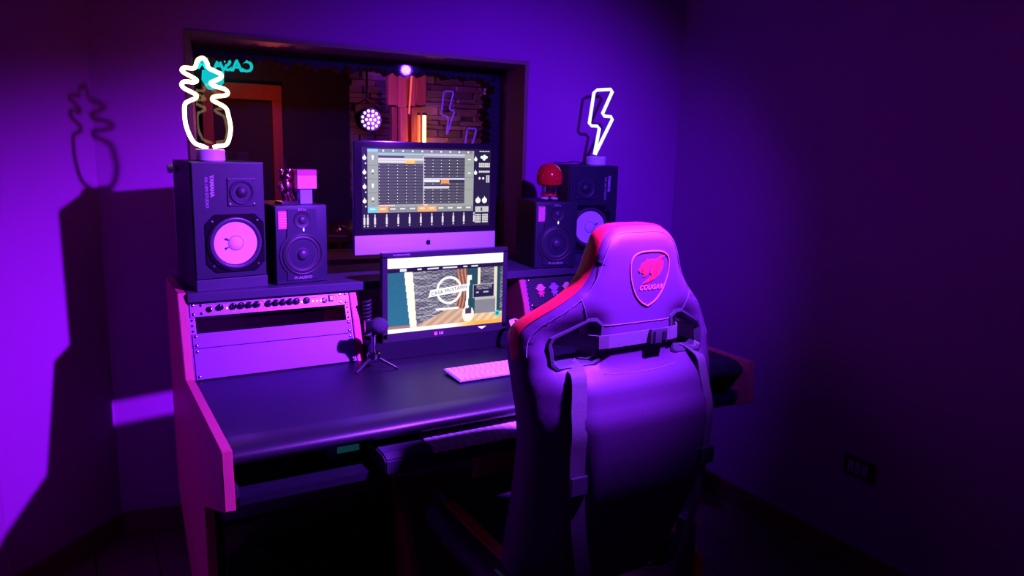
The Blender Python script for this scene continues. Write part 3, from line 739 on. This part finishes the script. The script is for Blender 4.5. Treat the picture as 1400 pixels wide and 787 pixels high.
S.rect(.118, .10, .31, .125, (60, 62, 78)); S.rect(.118, .13, .455, .155, (225, 205, 205)); S.rect(.118, .16, .32, .185, (215, 212, 210))
S.rect(.318, .155, .39, .20, (245, 190, 60)); S.k += 1
S.rect(.118, .195, .455, .70, (48, 48, 48)); S.rect(.46, .115, .785, .37, (48, 48, 48)); S.rect(.46, .395, .785, .70, (48, 48, 48)); S.k += 1
for i in range(5):
    for j in range(13): 
        u, v = .121 + i * .0672, .20 + j * .0383; S.rect(u + .006, v + .004, u + .0635, v + .033, (78, 78, 77))
    for j in range(6): 
        u, v = .463 + i * .0645, .13 + j * .040; S.rect(u + .006, v + .004, u + .061, v + .034, (78, 78, 77))
    for j in range(7): 
        u, v = .463 + i * .0645, .43 + j * .0385; S.rect(u + .006, v + .004, u + .061, v + .033, (78, 78, 77))
S.k += 1
for i in range(5):
    for j in range(13): S.disc(.124 + i * .0672, .216 + j * .0383, .0035, (235, 235, 230), 6)
    for j in range(6): S.disc(.466 + i * .0645, .147 + j * .040, .0035, (235, 235, 230), 6)
    for j in range(7): S.disc(.466 + i * .0645, .447 + j * .0385, .0035, (240, 220, 190) if j == 6 and i < 3 else (235, 235, 230), 6)
S.rect(.46, .375, .785, .39, (215, 215, 255)); S.rect(.46, .395, .585, .425, (220, 220, 215)); S.rect(.595, .393, .66, .44, (250, 140, 60))
S.rect(.46, .475, .66, .505, (205, 200, 200)); S.rect(.455, .10, .46, .71, (215, 215, 220))
S.rect(.118, .705, .24, .72, (240, 190, 180)); S.rect(.46, .705, .49, .72, (245, 205, 200))
for i in range(11):
    u = .04 + i * .0745; c = (250, 160, 60) if i in (1, 5, 6) else (95, 200, 230) if i == 0 else (128, 130, 126)
    S.rect(u, .73, u + .073, .795, c)
S.k += 1
for i in range(11): S.rect(.055 + i * .0745, .745, .095 + i * .0745, .765, (215, 215, 205))
for i in range(4):
    S.disc(.018, .13 + i * .175, .014, (245, 245, 250)); S.poly([(.013, .11 + i * .175), (.018, .085 + i * .175), (.023, .11 + i * .175)], (245, 245, 250)); S.disc(.026, .195 + i * .175, .006, (225, 225, 235), 6)
    S.rect(.07, .10 + i * .17, .085, .135 + i * .17, (240, 240, 235)); S.disc(.078, .145 + i * .17, .006, (40, 40, 40) if i % 2 else (225, 240, 240), 8)
for v in (.13, .305): S.disc(.875, v, .013, (245, 245, 250)); S.poly([(.87, v - .02), (.875, v - .045), (.88, v - .02)], (245, 245, 250)); S.rect(.81, v - .005, .835, v + .01, (230, 230, 225))
for i in range(4): S.rect(.905 + .022 * i, .02, .922 + .022 * i, .03, (235, 235, 240))
for du, dv, r_ in ((0, 0, .011), (.022, -.012, .012), (.04, .0, .010), (.02, .022, .013)): S.disc(.925 + du, .10 + dv, r_, (240, 240, 245), 10)
for i in range(6):
    for j in range(2): S.rect(.903 + .0155 * i, .175 + .03 * j, .916 + .0155 * i, .20 + .03 * j, (210, 205, 200))
    S.rect(.903 + .0155 * i, .275, .916 + .0155 * i, .30, (205, 205, 205))
for i in range(2):
    for j in range(4): S.rect(.965 + .0155 * i, .335 + .025 * j, .977 + .0155 * i, .355 + .025 * j, (205, 205, 205))
S.disc(.91, .375, .009, (235, 235, 240)); S.disc(.94, .375, .009, (235, 235, 240))
for u in (.90, .955): S.disc(u, .665, .021, (250, 250, 252)); S.poly([(u - .006, .635), (u, .605), (u + .006, .635)], (250, 250, 252))
S.rect(.878, .745, .99, .82, (190, 188, 185)); S.k += 1; S.rect(.925, .76, .937, .805, (30, 30, 34)); 
for i in range(9): S.rect(.885 + .0115 * i, .75, .886 + .0115 * i, .815, (120, 120, 120))
for a in (0, 1):
    for i in range(4):
        for j in range(5): S.rect(.878 + .06 * a + .0125 * i, .845 + .024 * j, .888 + .06 * a + .0125 * i, .863 + .024 * j, (215, 215, 212))
for i in range(11):
    u = .008 + .025 * i if i < 2 else .085 + (i - 2) * .0865
    S.rect(u, .86, u + .014, .945, (215, 205, 210)); S.rect(u + .003, .82, u + .011, .86, (205, 198, 205)); S.disc(u + .007, .965, .006, (205, 200, 205), 6)
S.rect(.862, .86, .874, .945, (215, 205, 210)); S.rect(.862, .82, .874, .85, (190, 190, 190))
o = S.build('screen', 'screen_bright', im); o.location = (0, -.0055, IZ + .066 + (IH - .066) / 2)

lg = thing('monitor', 'black monitor with a bright website photo on the desk', 'monitor', (1.088, 2.277, DZ + .0585))
LWd, LH = .462, .297
MB().box((0, .026, LH / 2), (LWd - .02, .034, LH - .02), .008).build('rear_shell', 'rack_black', lg, True)
b = MB(); bz = .020; bb = .030
b.box((0, 0, LH - bz / 2), (LWd, .024, bz), .003); b.box((0, 0, bb / 2), (LWd, .024, bb), .003)
for s in (-1, 1): b.box((s * (LWd / 2 - .009), 0, LH / 2), (.018, .024, LH - .02), .003)
b.build('bezel', 'bezel', lg)
MB().box((0, .075, .004), (.22, .14, .007), .003).build('foot', 'rack_black', lg)
MB().box((0, .06, .08), (.06, .03, .15), .006).build('neck', 'rack_black', lg)
SWd, SHg = LWd - .034, LH - bz - bb + .002
NX, NY = 168, 104
rnd = random.Random(3)
def lerp(a, b_, t): return tuple(x + (y - x) * t for x, y in zip(a, b_))
srow = {}
def stonecol(u, v, seed, dark=1.):
    vv = v + .05 * (u - .4) * (1 if seed == 0 else .4) + .006 * math.sin(u * 60 + seed)
    r_ = int(vv * 42); k = srow.setdefault((r_, seed), (rnd.random(), rnd.uniform(7, 14)))
    c = int((u + k[0]) * k[1]); kk = srow.setdefault((r_, c, seed, 'c'), rnd.uniform(.25, 1.))
    f = vv * 42 - r_; e = 1. if f > .25 else .35
    g = (70 + 125 * kk * e * (1.1 - f * .35)) * dark + rnd.uniform(-14, 14)
    if f < .2: g *= .5
    return (g * 1.0, g * .99, g * 1.04)
def web(u, v):
    if v < .135: return (255, 255, 255)
    if v < .195:
        if abs(v - .165) < .012 and (.245 < u < .28 or .33 < u < .42 or .46 < u < .585 or .635 < u < .67 or .71 < u < .77): return (225, 225, 230)
        if abs(v - .165) < .022 and abs(u - .13) < .026: return (225, 225, 230)
        return (18, 18, 30)
    if v > .945: return lerp((250, 245, 235), (255, 175, 40), max(0, min(1, (u - .55) * 5)))
    t = (v - .2) / .75
    if u < .135 + .05 * t: 
        if v > .90: return (165, 120, 100)
        n = rnd.uniform(-6, 6); return (30 + n, 100 + n + 10 * t, 125 + n + 8 * t)
    if u < .205 + .035 * t: return (255, 243, 222) if v < .93 else (230, 210, 190)
    flo = .93 - max(0, u - .24) * .72                      # wooden floor edge
    if u < .575 and v < flo: return stonecol(u, v, 0)
    # guitar
    gx, gy = u - .685, v - .83
    if abs(u - (.672 + .03 * (.75 - v))) < .0115 and .33 < v < .75: return (250, 246, 238)
    if abs(u - .692) < .022 and .29 < v < .36: return (245, 240, 230)
    if (gx / .052) ** 2 + ((gy + .0) / .115) ** 2 < 1 and not ((gx - .035) ** 2 + (gy + .105) ** 2 < .0008):
        if abs(gx - .004) < .026 and -.09 < gy < -.005: return (60, 60, 66)
        return (240, 235, 218)
    if u < .675:
        if v < .72 + (u - .575) * .5: 
            g = .75 + .25 * math.sin(u * 210 + 3 * math.sin(v * 9)); n = rnd.uniform(-12, 12); return (205 * g + n, 138 * g + n, 80 * g + n)
        g = .92 + .08 * math.sin((u * 1.2 + v) * 55); return (222 * g, 180 * g, 140 * g)
    if v > .835:
        if u < .575 or v > flo: 
            g = .93 + .07 * math.sin((u * 1.6 + v) * 50); return (246 * g, 205 * g, 150 * g)
    if u < .575:
        g = .92 + .08 * math.sin((u * 1.2 + v) * 55); return (235 * g, 205 * g, 170 * g)
    if .725 < u < .925 and .42 < v < .615:
        if u < .733 or u > .917 or v < .43 or v > .603: return (170, 175, 180)
        if v < .50 and .755 < u < .90: return stonecol(u, v, 1, .8)
        if .53 < v < .55 and (abs(u - .77) < .012 or .82 < u < .87): return (180, 190, 200)
        return (22, 28, 36)
    if .745 < u < .935 and v > .615: n = rnd.uniform(-7, 7); return (128 + n, 130 + n, 132 + n) if v > .64 else (190, 180, 160)
    if u < .765: n = rnd.uniform(-5, 5); return (14 + n, 74 + n, 66 + n)
    if u < .79: return (240, 228, 200)
    if u < .915: return stonecol(u, v, 1, .75)
    if u < .945: return (225, 215, 185)
    if u < .975: return (10, 70, 70)
    return stonecol(u, v, 1, .9)
S = Screen(SWd, SHg)
for j in range(NY):
    for i in range(NX):
        c = tuple(max(0, min(255, q)) for q in web((i + .5) / NX, (j + .5) / NY)); S.rect(i / NX, j / NY, (i + 1) / NX, (j + 1) / NY, c)
S.k = 3
cu, cv, rr = .515, .475, .112; asp = SWd / SHg
n = 40
for i in range(n):
    a0, a1 = 2 * PI * i / n, 2 * PI * (i + 1) / n; r1 = rr * .83
    S.poly([(cu + rr * math.cos(a) * (1 if q else .83), cv + rr * asp * math.sin(a) * (1 if q else .83)) for a, q in ((a0, 1), (a0, 0), (a1, 0), (a1, 1))], (250, 250, 250))
S.k = 5; S.poly([(.355, .455), (.335, .555), (.68, .50), (.70, .40)], (248, 248, 250)); S.rect(.40, .715, .60, .745, (240, 240, 240)); S.disc(.955, .86, .026, (60, 200, 190)); S.k = 6; S.disc(.955, .86, .012, (15, 110, 110))
scr = S.build('screen', 'screen_web', lg); scr.location = (0, -.0112, bb + SHg / 2 - .001)
lettering('screen_lettering', 'CASA MUSTANG', .0165, 'screen_black', lg, (.0065, -.0123, bb + SHg * .520), R(8), ext=.0001, space=1.12)
lettering('brand_lettering', 'LG', .013, 'print_white', lg, (-.022, -.0124, .0145), ext=.0003, bold=.0004)
MB().lathe([(.0065, .0), (.0065, .0008), (0, .0008)], axis='Y', n=20).build('brand_disc', 'logo_pink', lg).location = (-.042, -.012, .0145)
lettering('series_lettering', 'FLATRON W1943', .0075, 'print_grey', lg, (-.165, -.0124, LH - .009), ext=.0002)
MB().prism([(.118, .022), (.150, .022), (.134, .013)], -.0128, -.011, 'Y').build('power_light', 'led_white', lg)

# ================================================================== ON THE WORKTOP
kb = thing('computer_keyboard', 'slim white computer keyboard on the black worktop', 'keyboard', (.978, 1.945, DZ), R(0))
KW, KD = .279, .115
MB().prism([(0, .003), (0, .0075), (KD - .02, .0125), (KD, .0145), (KD, .006)], 0, KW, 'X', .0015).build('base_plate', 'alu', kb)
slope = math.atan2(.0055, KD)
key_cache = {}
def put_key(x, y, w_, d_):
    key = (round(w_, 4), round(d_, 4)); z_ = .0088 + (y / KD) * .0058
    if key not in key_cache:
        o = MB().box((0, 0, 0), (w_, d_, .0034), .0007, seg=1).build('key', 'key_white', kb); o.location = (x, y, z_); o.rotation_euler = (slope, 0, 0); key_cache[key] = o
    else: share(key_cache[key], kb, (x, y, z_), (slope, 0, 0))
pit = (KW - .008) / 14.5
for r_ in range(6):
    y = .0135 + r_ * .0182; d_ = .0158 if r_ < 5 else .0135
    x = .004
    if r_ == 0: ws = [1, 1, 1, 1.25, 5, 1.25, 1, 1, 1, 1]
    elif r_ == 1: ws = [2.25] + [1] * 10 + [2.25]
    elif r_ == 2: ws = [1.75] + [1] * 11 + [1.75]
    elif r_ == 3: ws = [1.5] + [1] * 12 + [1]
    elif r_ == 4: ws = [1] * 13 + [1.5]
    else: ws = [14.5 / 14] * 14
    for q in ws:
        put_key(x + q * pit / 2, y, q * pit - .0026, d_); x += q * pit
# small microphone on a tripod
mc = thing('table_microphone', 'small black microphone on a chrome tabletop tripod', 'microphone', (.802, 2.198, DZ), R(0))
for i, a in enumerate((R(205), R(-28), R(85))):
    e = Vector((math.cos(a) * .072, math.sin(a) * .072, .004))
    MB().tube([(0, 0, .042), e], [.0055, .004], 10).build('leg', 'chrome' if i == 0 else 'dark_chrome', mc, True)
    MB().ico(e, .005, (1, 1, .8), 2).build('rubber_foot', 'rubber', mc, True)
MB().lathe([(0, .034), (.019, .034), (.021, .04), (.021, .05), (.017, .054), (.0, .054)], n=28).build('hub', 'dark_chrome', mc, True)
MB().cyl((0, 0, .082), .0065, .06, n=18).build('post', 'chrome', mc, True)
MB().lathe([(0, .106), (.010, .106), (.011, .112), (.008, .122), (0, .124)], n=20).build('swivel', 'dark_chrome', mc, True)
MB().tube([(-.026, .006, .138), (.0, 0, .138)], [.018, .02], 20).build('capsule_body', 'gloss_black', mc, True)
b = MB().ico((.016, -.004, .138), .027, (1.12, 1, 1), 3)
b.build('foam_windscreen', 'foam', mc, True)
# coiled cable behind the microphone
cc = thing('coiled_cable', 'black coiled cable heaped behind the small microphone', 'cable', (.828, 2.320, DZ + .0585))
cp = []
for i in range(150):
    a = i * .42; cp.append((.012 * math.cos(a) - .004, .010 * math.sin(a), .012 + .125 * i / 150))
MB().tube(cp, .0042, 7).build('cord', 'rubber', cc, True)
# headphones leaning on the divider
hp = thing('headphones', 'silver and white headphones lying beside the monitor', 'headphones', (1.345, 2.150, DZ), R(20))
c = MB().lathe([(0, 0), (.030, .0), (.036, .006), (.036, .016), (.028, .026), (.014, .03), (0, .03)], n=32).build('ear_cup', 'alu', hp, True)
c.location = (0, -.01, .044); c.rotation_euler = (R(62), 0, R(20))
c = MB().lathe([(.018, .028), (.036, .022), (.042, .010), (.036, .0), (.02, .0)], n=32).build('ear_pad', 'rubber', hp, True)
c.location = (0, .006, .040); c.rotation_euler = (R(62), 0, R(20))
MB().tube(catmull([(-.03, .0, .062), (-.045, .03, .095), (-.02, .06, .11), (.03, .07, .085), (.05, .05, .03), (.05, .04, .006)], 6), .005, 8, flat=(.018, .005)).build('headband', 'toy_white', hp, True)
# midi keyboard on the tray
md = thing('midi_keyboard', 'black piano style keyboard with white keys on the tray', 'keyboard', (.648, 1.695, .641))
MB().prism([(0, .0), (0, .040), (.02, .050), (.20, .054), (.20, 0)], 0, .128, 'X', .004).build('left_cheek', 'shelf_laminate', md)
MB().prism([(0.002, 0), (0.002, .030), (.15, .034), (.15, .054), (.20, .054), (.20, 0)], .128, .78, 'X', .002).build('body', 'rack_black', md)
kw_ = .0232; wk = MB().box((0, 0, 0), (kw_ - .0014, .140, .018), .002, seg=1).build('white_key', 'key_white', md)
bk = MB().box((0, 0, 0), (.011, .085, .008), .002, seg=1).build('black_key', 'gloss_black', md)
for i in range(26):
    lc = (.143 + i * kw_, .0705, .044)
    if i == 0: wk.location = lc
    else: share(wk, md, lc)
first = True
for i in range(25):
    if i % 7 in (2, 6): continue
    lc = (.143 + (i + .5) * kw_, .132, .0565)
    if first: bk.location = lc; first = False
    else: share(bk, md, lc)
MB().box((.056, .09, .053), (.05, .02, .004), .001).build('pitch_strip', 'rubber', md)
td = thing('display_unit', 'small dark device with a dim teal display on the tray', 'device', (.600, 1.86, .641))
MB().box((0, .03, .025), (.12, .09, .05), .005).build('casing', 'rack_black', td)
MB().box((0, -.0165, .028), (.06, .003, .018), .001).build('display', 'led_teal', td)

# ================================================================== GAMING CHAIR
CX, CY = 1.095, 1.285
ch = thing('gaming_chair', 'large dark racing style gaming chair with red edging seen from behind', 'chair', (CX, CY, 0))
TOP = 1.302
HALF = [(-.004, .03), (-.002, .055), (.006, .078), (.022, .097), (.055, .113), (.095, .127), (.13, .15), (.16, .185), (.19, .225), (.22, .256), (.25, .270), (.29, .276), (.34, .275), (.40, .270), (.47, .268), (.56, .268), (.66, .264), (.76, .255), (.84, .243), (.90, .22), (.93, .18)]
right = [(w_, TOP - v) for v, w_ in HALF]
half = [(q.x, q.y) for q in catmull(right, 3)]
outline = half + [(-x, z_) for x, z_ in half[::-1]]
HOLE = [(.104, .214), (.118, .203), (.135, .203), (.205, .238), (.212, .250), (.210, .288), (.200, .298), (.122, .292), (.110, .284)]
holeR = [(x, TOP - v) for x, v in HOLE]; holeL = [(-x, z_) for x, z_ in holeR][::-1]
def interp(tab, t):
    if t <= tab[0][0]: return tab[0][1]
    for (a, p), (b_, q) in zip(tab, tab[1:]):
        if t <= b_:
            f = (t - a) / (b_ - a); f = f * f * (3 - 2 * f); return p + (q - p) * f
    return tab[-1][1]
BASE = [(-.02, .012), (.05, .0), (.2, .0), (.29, -.004), (.36, -.045), (.42, -.068), (.95, -.068)]
def lin(tab, t):
    if t <= tab[0][0]: return tab[0][1]
    for (a, p), (b_, q) in zip(tab, tab[1:]):
        if t <= b_: return p + (q - p) * (t - a) / (b_ - a)
    return tab[-1][1]
def segdist(p, a, b_):
    ax, az = a; bx, bz = b_; dx, dz = bx - ax, bz - az; L2 = dx * dx + dz * dz
    t = 0 if L2 == 0 else max(0, min(1, ((p[0] - ax) * dx + (p[1] - az) * dz) / L2))
    return math.hypot(p[0] - ax - t * dx, p[1] - az - t * dz)
def edgedist(p, loop): return min(segdist(p, loop[i - 1], loop[i]) for i in range(len(loop)))
def depth(x, z_, e=None):
    v = TOP - z_
    y = interp(BASE, v)
    ax = abs(x)
    wk_ = interp([(0, 1.2), (.12, 2.0), (.22, 2.6), (.4, 1.6), (.9, 1.5)], v)
    lo = interp([(0, .085), (.2, .10), (.35, .13), (.5, .17), (.9, .17)], v)
    # lower hump is narrower than the shell
    if v > .28:
        q = max(0, min(1, (ax - .14) / .14)); y *= 1 - q * q * (3 - 2 * q)
    y += wk_ * max(0, ax - lo) ** 2 + .68 * max(0, v - .42) ** 2
    if e is None: e = edgedist((x, z_), outline)
    r_ = .022
    if e < r_: y += r_ * (1 - math.sqrt(max(0, 1 - (1 - e / r_) ** 2))) * .8
    # dip around the belt openings
    for hl in (holeR, holeL):
        d = edgedist((x, z_), hl)
        if d < .03: y += .010 * (1 - d / .03)
    return y
pts = []; edges = []
def addloop(lp_):
    s = len(pts); pts.extend(Vector(p) for p in lp_); edges.extend((s + i, s + (i + 1) % len(lp_)) for i in range(len(lp_)))
addloop(outline); addloop(holeR); addloop(holeL)
def inpoly(p, lp_):
    c = False
    for i in range(len(lp_)):
        a, d = lp_[i], lp_[i - 1]
        if (a[1] > p[1]) != (d[1] > p[1]) and p[0] < (d[0] - a[0]) * (p[1] - a[1]) / (d[1] - a[1]) + a[0]: c = not c
    return c
st = .0155
for i in range(-19, 20):
    for j in range(0, 62):
        p = (i * st + (st / 2 if j % 2 else 0), TOP - .93 + j * st)
        if inpoly(p, outline) and edgedist(p, outline) > .006 and not any(inpoly(p, h_) or edgedist(p, h_) < .006 for h_ in (holeR, holeL)): pts.append(Vector(p))
res = delaunay_2d_cdt(pts, edges, [], 0, 1e-5)
RV, RF = res[0], [f for f in res[2]]
RF = [f for f in RF if inpoly(tuple(sum((RV[i] for i in f), Vector((0, 0))) / 3), outline) and not any(inpoly(tuple(sum((RV[i] for i in f), Vector((0, 0))) / 3), h_) for h_ in (holeR, holeL))]
TH = .046
dep = [depth(v.x, v.y) for v in RV]
ecount = {}
for f in RF:
    for a, c in zip(f, f[1:] + f[:1]): ecount[tuple(sorted((a, c)))] = ecount.get(tuple(sorted((a, c))), 0) + 1
nV = len(RV)
vs = [(v.x, d, v.y) for v, d in zip(RV, dep)] + [(v.x * .985, d + TH, v.y) for v, d in zip(RV, dep)]
fs = [list(f) for f in RF] + [[i + nV for i in f[::-1]] for f in RF] + [[a, c, c + nV, a + nV] for (a, c), k in ecount.items() if k == 1]
t = bmesh.new(); V = [t.verts.new(v) for v in vs]
for f in fs:
    try: t.faces.new([V[i] for i in f])
    except ValueError: pass
bmesh.ops.recalc_face_normals(t, faces=t.faces)
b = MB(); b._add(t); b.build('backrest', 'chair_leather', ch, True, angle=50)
# red edge band, from shoulder over the head to the other shoulder and on down the flanks
band = [p for p in outline if p[1] > TOP - .30]
k0 = next(i for i, p in enumerate(outline) if p[1] <= TOP - .30)
order = [p for p in outline if p[1] > TOP - .30]
li = len([p for p in half if p[1] > TOP - .30])
order = half[:li][::-1] + [(-x, z_) for x, z_ in half[:li]]
vs, fs = [], []
for x, z_ in order:
    y = depth(x, z_, .0); nx = 1.012
    tp = 1 - max(0, (TOP - z_ - .24) / .065); vs += [(x * 1.003, y - .001, z_ + .001), (x * 1.005 + math.copysign(.002, x), y + .006, z_ + .002), (x * 1.005 + math.copysign(.002, x), y + .008 + .032 * tp, z_ + .002), (x * .99, y + .010 + .040 * tp, z_ - .002)]
for i in range(len(order) - 1):
    for q in range(3): fs.append([4 * i + q, 4 * i + q + 1, 4 * i + 4 + q + 1, 4 * i + 4 + q])
MB().quads(vs, fs).build('edge_band', 'chair_red', ch, True)
def on_back(x, z_, off=.002): return (x, depth(x, z_) - off, z_)
# stitching along the head and shoulders
def inset(i, d):
    a, c = Vector(order[max(0, i - 1)]), Vector(order[min(len(order) - 1, i + 1)]); tdir = (c - a).normalized(); nn = Vector((-tdir.y, tdir.x)); p = Vector(order[i])
    q1, q2 = p + nn * d, p - nn * d
    return q1 if inpoly(tuple(q1), outline) else q2
st_pts = [inset(i, .011) for i in range(len(order)) if order[i][1] > TOP - .28]
MB().tube([on_back(p.x, p.y, .0006) for p in st_pts], .0007, 5).build('stitching', 'thread', ch)
for nm, vv, w_, sag in (('seam', .212, .10, .0), ('seam', .315, .104, .006)):
    MB().tube([on_back(w_ * (i / 10 - 1), TOP - vv - sag * (1 - (i / 10 - 1) ** 2), .0006) for i in range(21)], .0009, 5).build(nm, 'thread', ch)
for s in (-1, 1):
    MB().tube([on_back(s * q[0], TOP - q[1], .0006) for q in ((.155, .15), (.148, .17), (.140, .19), (.136, .20))], .0009, 5).build('seam', 'thread', ch)
# belt openings: plastic rings
for hl, s in ((holeR, 1), (holeL, -1)):
    c = Vector((sum(p[0] for p in hl) / len(hl), sum(p[1] for p in hl) / len(hl)))
    vs, fs = [], []; n = len(hl)
    for p in hl:
        d = (Vector(p) - c).normalized(); y = depth(*p)
        for k_, yy in ((.012, .002), (.010, -.006), (.003, -.007), (-.006, .004), (-.009, .06)):
            q = Vector(p) + d * k_; vs.append((q.x, y + yy, q.y))
    for i in range(n):
        j = (i + 1) % n
        for q in range(4): fs.append([5 * i + q, 5 * i + q + 1, 5 * j + q + 1, 5 * j + q])
    MB().quads(vs, fs).build('belt_guide', 'chair_plastic', ch, True, angle=35)
# lumbar strap with buckle across the two openings
sv = TOP - .245
pth = [(-.19, .10, sv - .006), (-.15, .05, sv - .004), (-.112, -.004, sv - .002)] + [(x, -.010, sv + x * .01) for x in (-.09, -.05, 0, .05, .09)] + [(.112, -.004, sv + .002), (.15, .05, sv + .004), (.19, .10, sv + .006)]
MB().tube(pth, .01, flat=(.030, .0025), up=(0, -1, 0)).build('lumbar_strap', 'webbing', ch)
bu = MB().box((.046, -.015, sv), (.048, .010, .034), .003).build('buckle', 'chair_plastic', ch, True)
MB().box((.031, -.0205, sv), (.005, .003, .026), .0008).build('buckle_slot', 'screw', bu); MB().box((.061, -.0205, sv), (.012, .003, .022), .0015).build('buckle_tongue', 'rubber', bu)
# hanging belts down the shell
for s in (-1, 1):
    pp = [(s * .165, .03, TOP - .296), (s * .175, -.018, TOP - .305)]
    for v, x in ((.34, .178), (.38, .184), (.43, .188), (.48, .189), (.54, .187), (.62, .179), (.70, .166), (.80, .143), (.90, .116)):
        pp.append((s * x, min(depth(s * x, TOP - v) - .005, lin([(.34, .0), (.42, -.048), (.55, -.050), (.7, -.044), (.8, -.038), (.9, -.03)], v)), TOP - v))
    MB().tube(catmull(pp, 3), .01, flat=(.034, .003), up=(s * .3, -1, 0)).build('back_strap', 'webbing', ch, True)
    q = TOP - .545
    MB().box((s * .187, -.056, q), (.042, .008, .042), .002).build('strap_slider', 'chair_plastic', ch)
# shield emblem
ECX, ECZ = .022, TOP - .108
sh = [(0, .056), (.028, .0545), (.046, .047), (.0535, .036), (.055, .018), (.050, -.010), (.038, -.038), (.020, -.058), (.0, -.0685)]
sh = [(p[0], p[1]) for p in catmull([(x, z_, 0) for x, z_ in sh], 4)]
shl = sh + [(-x, z_) for x, z_ in sh[::-1][1:-1]]
MB().tube([on_back(ECX + x, ECZ + z_, .0008) for x, z_ in shl], .0017, 6, True).build('shield_outline', 'logo_pink', ch, True)
KX = .000192
def emb(pts_, name, m):
    q = [(ECX + (x - 320) * KX, ECZ + (375 - y) * KX) for x, y in pts_]
    yy = min(depth(*p) for p in q)
    return MB().prism(q, yy - .0014, yy + .004, 'Y').build(name, m, ch)
emb([(278, 165), (280, 190), (330, 183), (385, 180), (345, 215), (310, 260), (295, 310), (300, 345), (262, 372), (222, 380), (235, 362), (262, 345), (240, 350), (215, 345), (205, 322), (228, 310), (212, 298), (190, 310), (186, 330), (165, 322), (150, 300), (168, 275), (185, 240), (205, 222), (250, 210)], 'cat_head', 'logo_red')
emb([(540, 140), (470, 150), (410, 185), (350, 240), (318, 300), (315, 335), (345, 355), (350, 372), (310, 410), (215, 465), (300, 450), (400, 415), (460, 370), (505, 300), (520, 240), (505, 205), (470, 185)], 'tail_swoosh', 'logo_red')
lettering('emblem_lettering', 'COUGAR', .0155, 'logo_pink', ch, (ECX + .006, depth(ECX, ECZ - .025) - .0008, ECZ - .0265), ext=.0004, shear=.3, bold=.0003, space=1.05)
# seat, side wings, hinges, base
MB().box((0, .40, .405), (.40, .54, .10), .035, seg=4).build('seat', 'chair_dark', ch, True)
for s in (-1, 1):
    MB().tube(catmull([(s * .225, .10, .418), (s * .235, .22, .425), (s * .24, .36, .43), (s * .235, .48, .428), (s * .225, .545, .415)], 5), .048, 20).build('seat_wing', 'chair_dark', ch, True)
    MB().tube(catmull([(s * .212, .09, .462), (s * .222, .22, .470), (s * .226, .36, .475), (s * .222, .47, .473), (s * .214, .535, .460), (s * .212, .560, .435)], 5), .01, 8, flat=(.034, .012), up=(0, 0, 1)).build('wing_stripe', 'chair_red', ch, True)
    MB().box((s * .285, .09, .40), (.022, .06, .20), .008).build('hinge_arm', 'chair_plastic', ch, True)
    c = MB().lathe([(0, 0), (.03, 0), (.038, .006), (.036, .018), (.02, .026), (0, .027)], n=24).build('hinge_cover', 'chair_red', ch, True)
    c.rotation_euler = (0, s * PI / 2, 0); c.location = (s * .296, .075, .375)
MB().tube([(.2, .16, .34), (.33, .12, .345), (.36, .08, .37)], .007, 8).build('recline_lever', 'chrome', ch, True)
MB().box((0, .36, .33), (.26, .26, .045), .01).build('tilt_mechanism', 'chair_plastic', ch)
MB().cyl((0, .36, .22), .026, .20).build('gas_lift', 'rubber', ch, True)
MB().lathe([(0, .085), (.05, .085), (.055, .10), (.05, .13), (0, .135)], (0, .36, 0), n=28).build('base_hub', 'chair_plastic', ch, True)
for i in range(5):
    a = i * 2 * PI / 5 + .55; e = Vector((.30 * math.cos(a), .36 + .30 * math.sin(a), .075))
    MB().tube([(0, .36, .112), e], [.026, .018], 10).build('base_leg', 'chair_plastic', ch, True)
    cs = MB().cyl((e.x, e.y, .028), .028, .045, 'X', 20, bev=.005).build('caster', 'rubber', ch, True)
    MB().cyl((e.x, e.y, .065), .008, .03).build('caster_stem', 'dark_chrome', cs)

# ================================================================== OUTLET, STAGE LAMP
ot = thing('wall_outlet', 'black outlet plate with three pale sockets on the dark wall', 'outlet', (2.36, 1.533, .382))
MB().box((-.004, 0, 0), (.010, .118, .068), .003).build('cover_plate', 'outlet_black', ot)
for y in (.028, .0, -.028):
    m_ = MB().box((-.010, y, 0), (.006, .021, .042), .001).build('socket', 'outlet_module', ot)
    for dz in (-.012, 0, .012): MB().box((-.0135, y, dz), (.003, .004, .004)).build('pin_hole', 'screen_black', m_)
pr = thing('stage_lamp', 'round black stage lamp hung under the ceiling by the right wall', 'light', KEY_POS)
ax = (KEY_AIM - KEY_POS).normalized(); pr.rotation_euler = ax.to_track_quat('-Z', 'Y').to_euler()
MB().lathe([(.0, .22), (.06, .21), (.085, .16), (.09, .03), (.095, .03), (.095, .045), (.082, .05), (.078, .15), (0, .19)], n=36).build('can', 'rubber', pr, True)
MB().lathe([(.078, .06), (.0, .055)], n=36).build('lens', 'deep_blue_glow', pr, True)
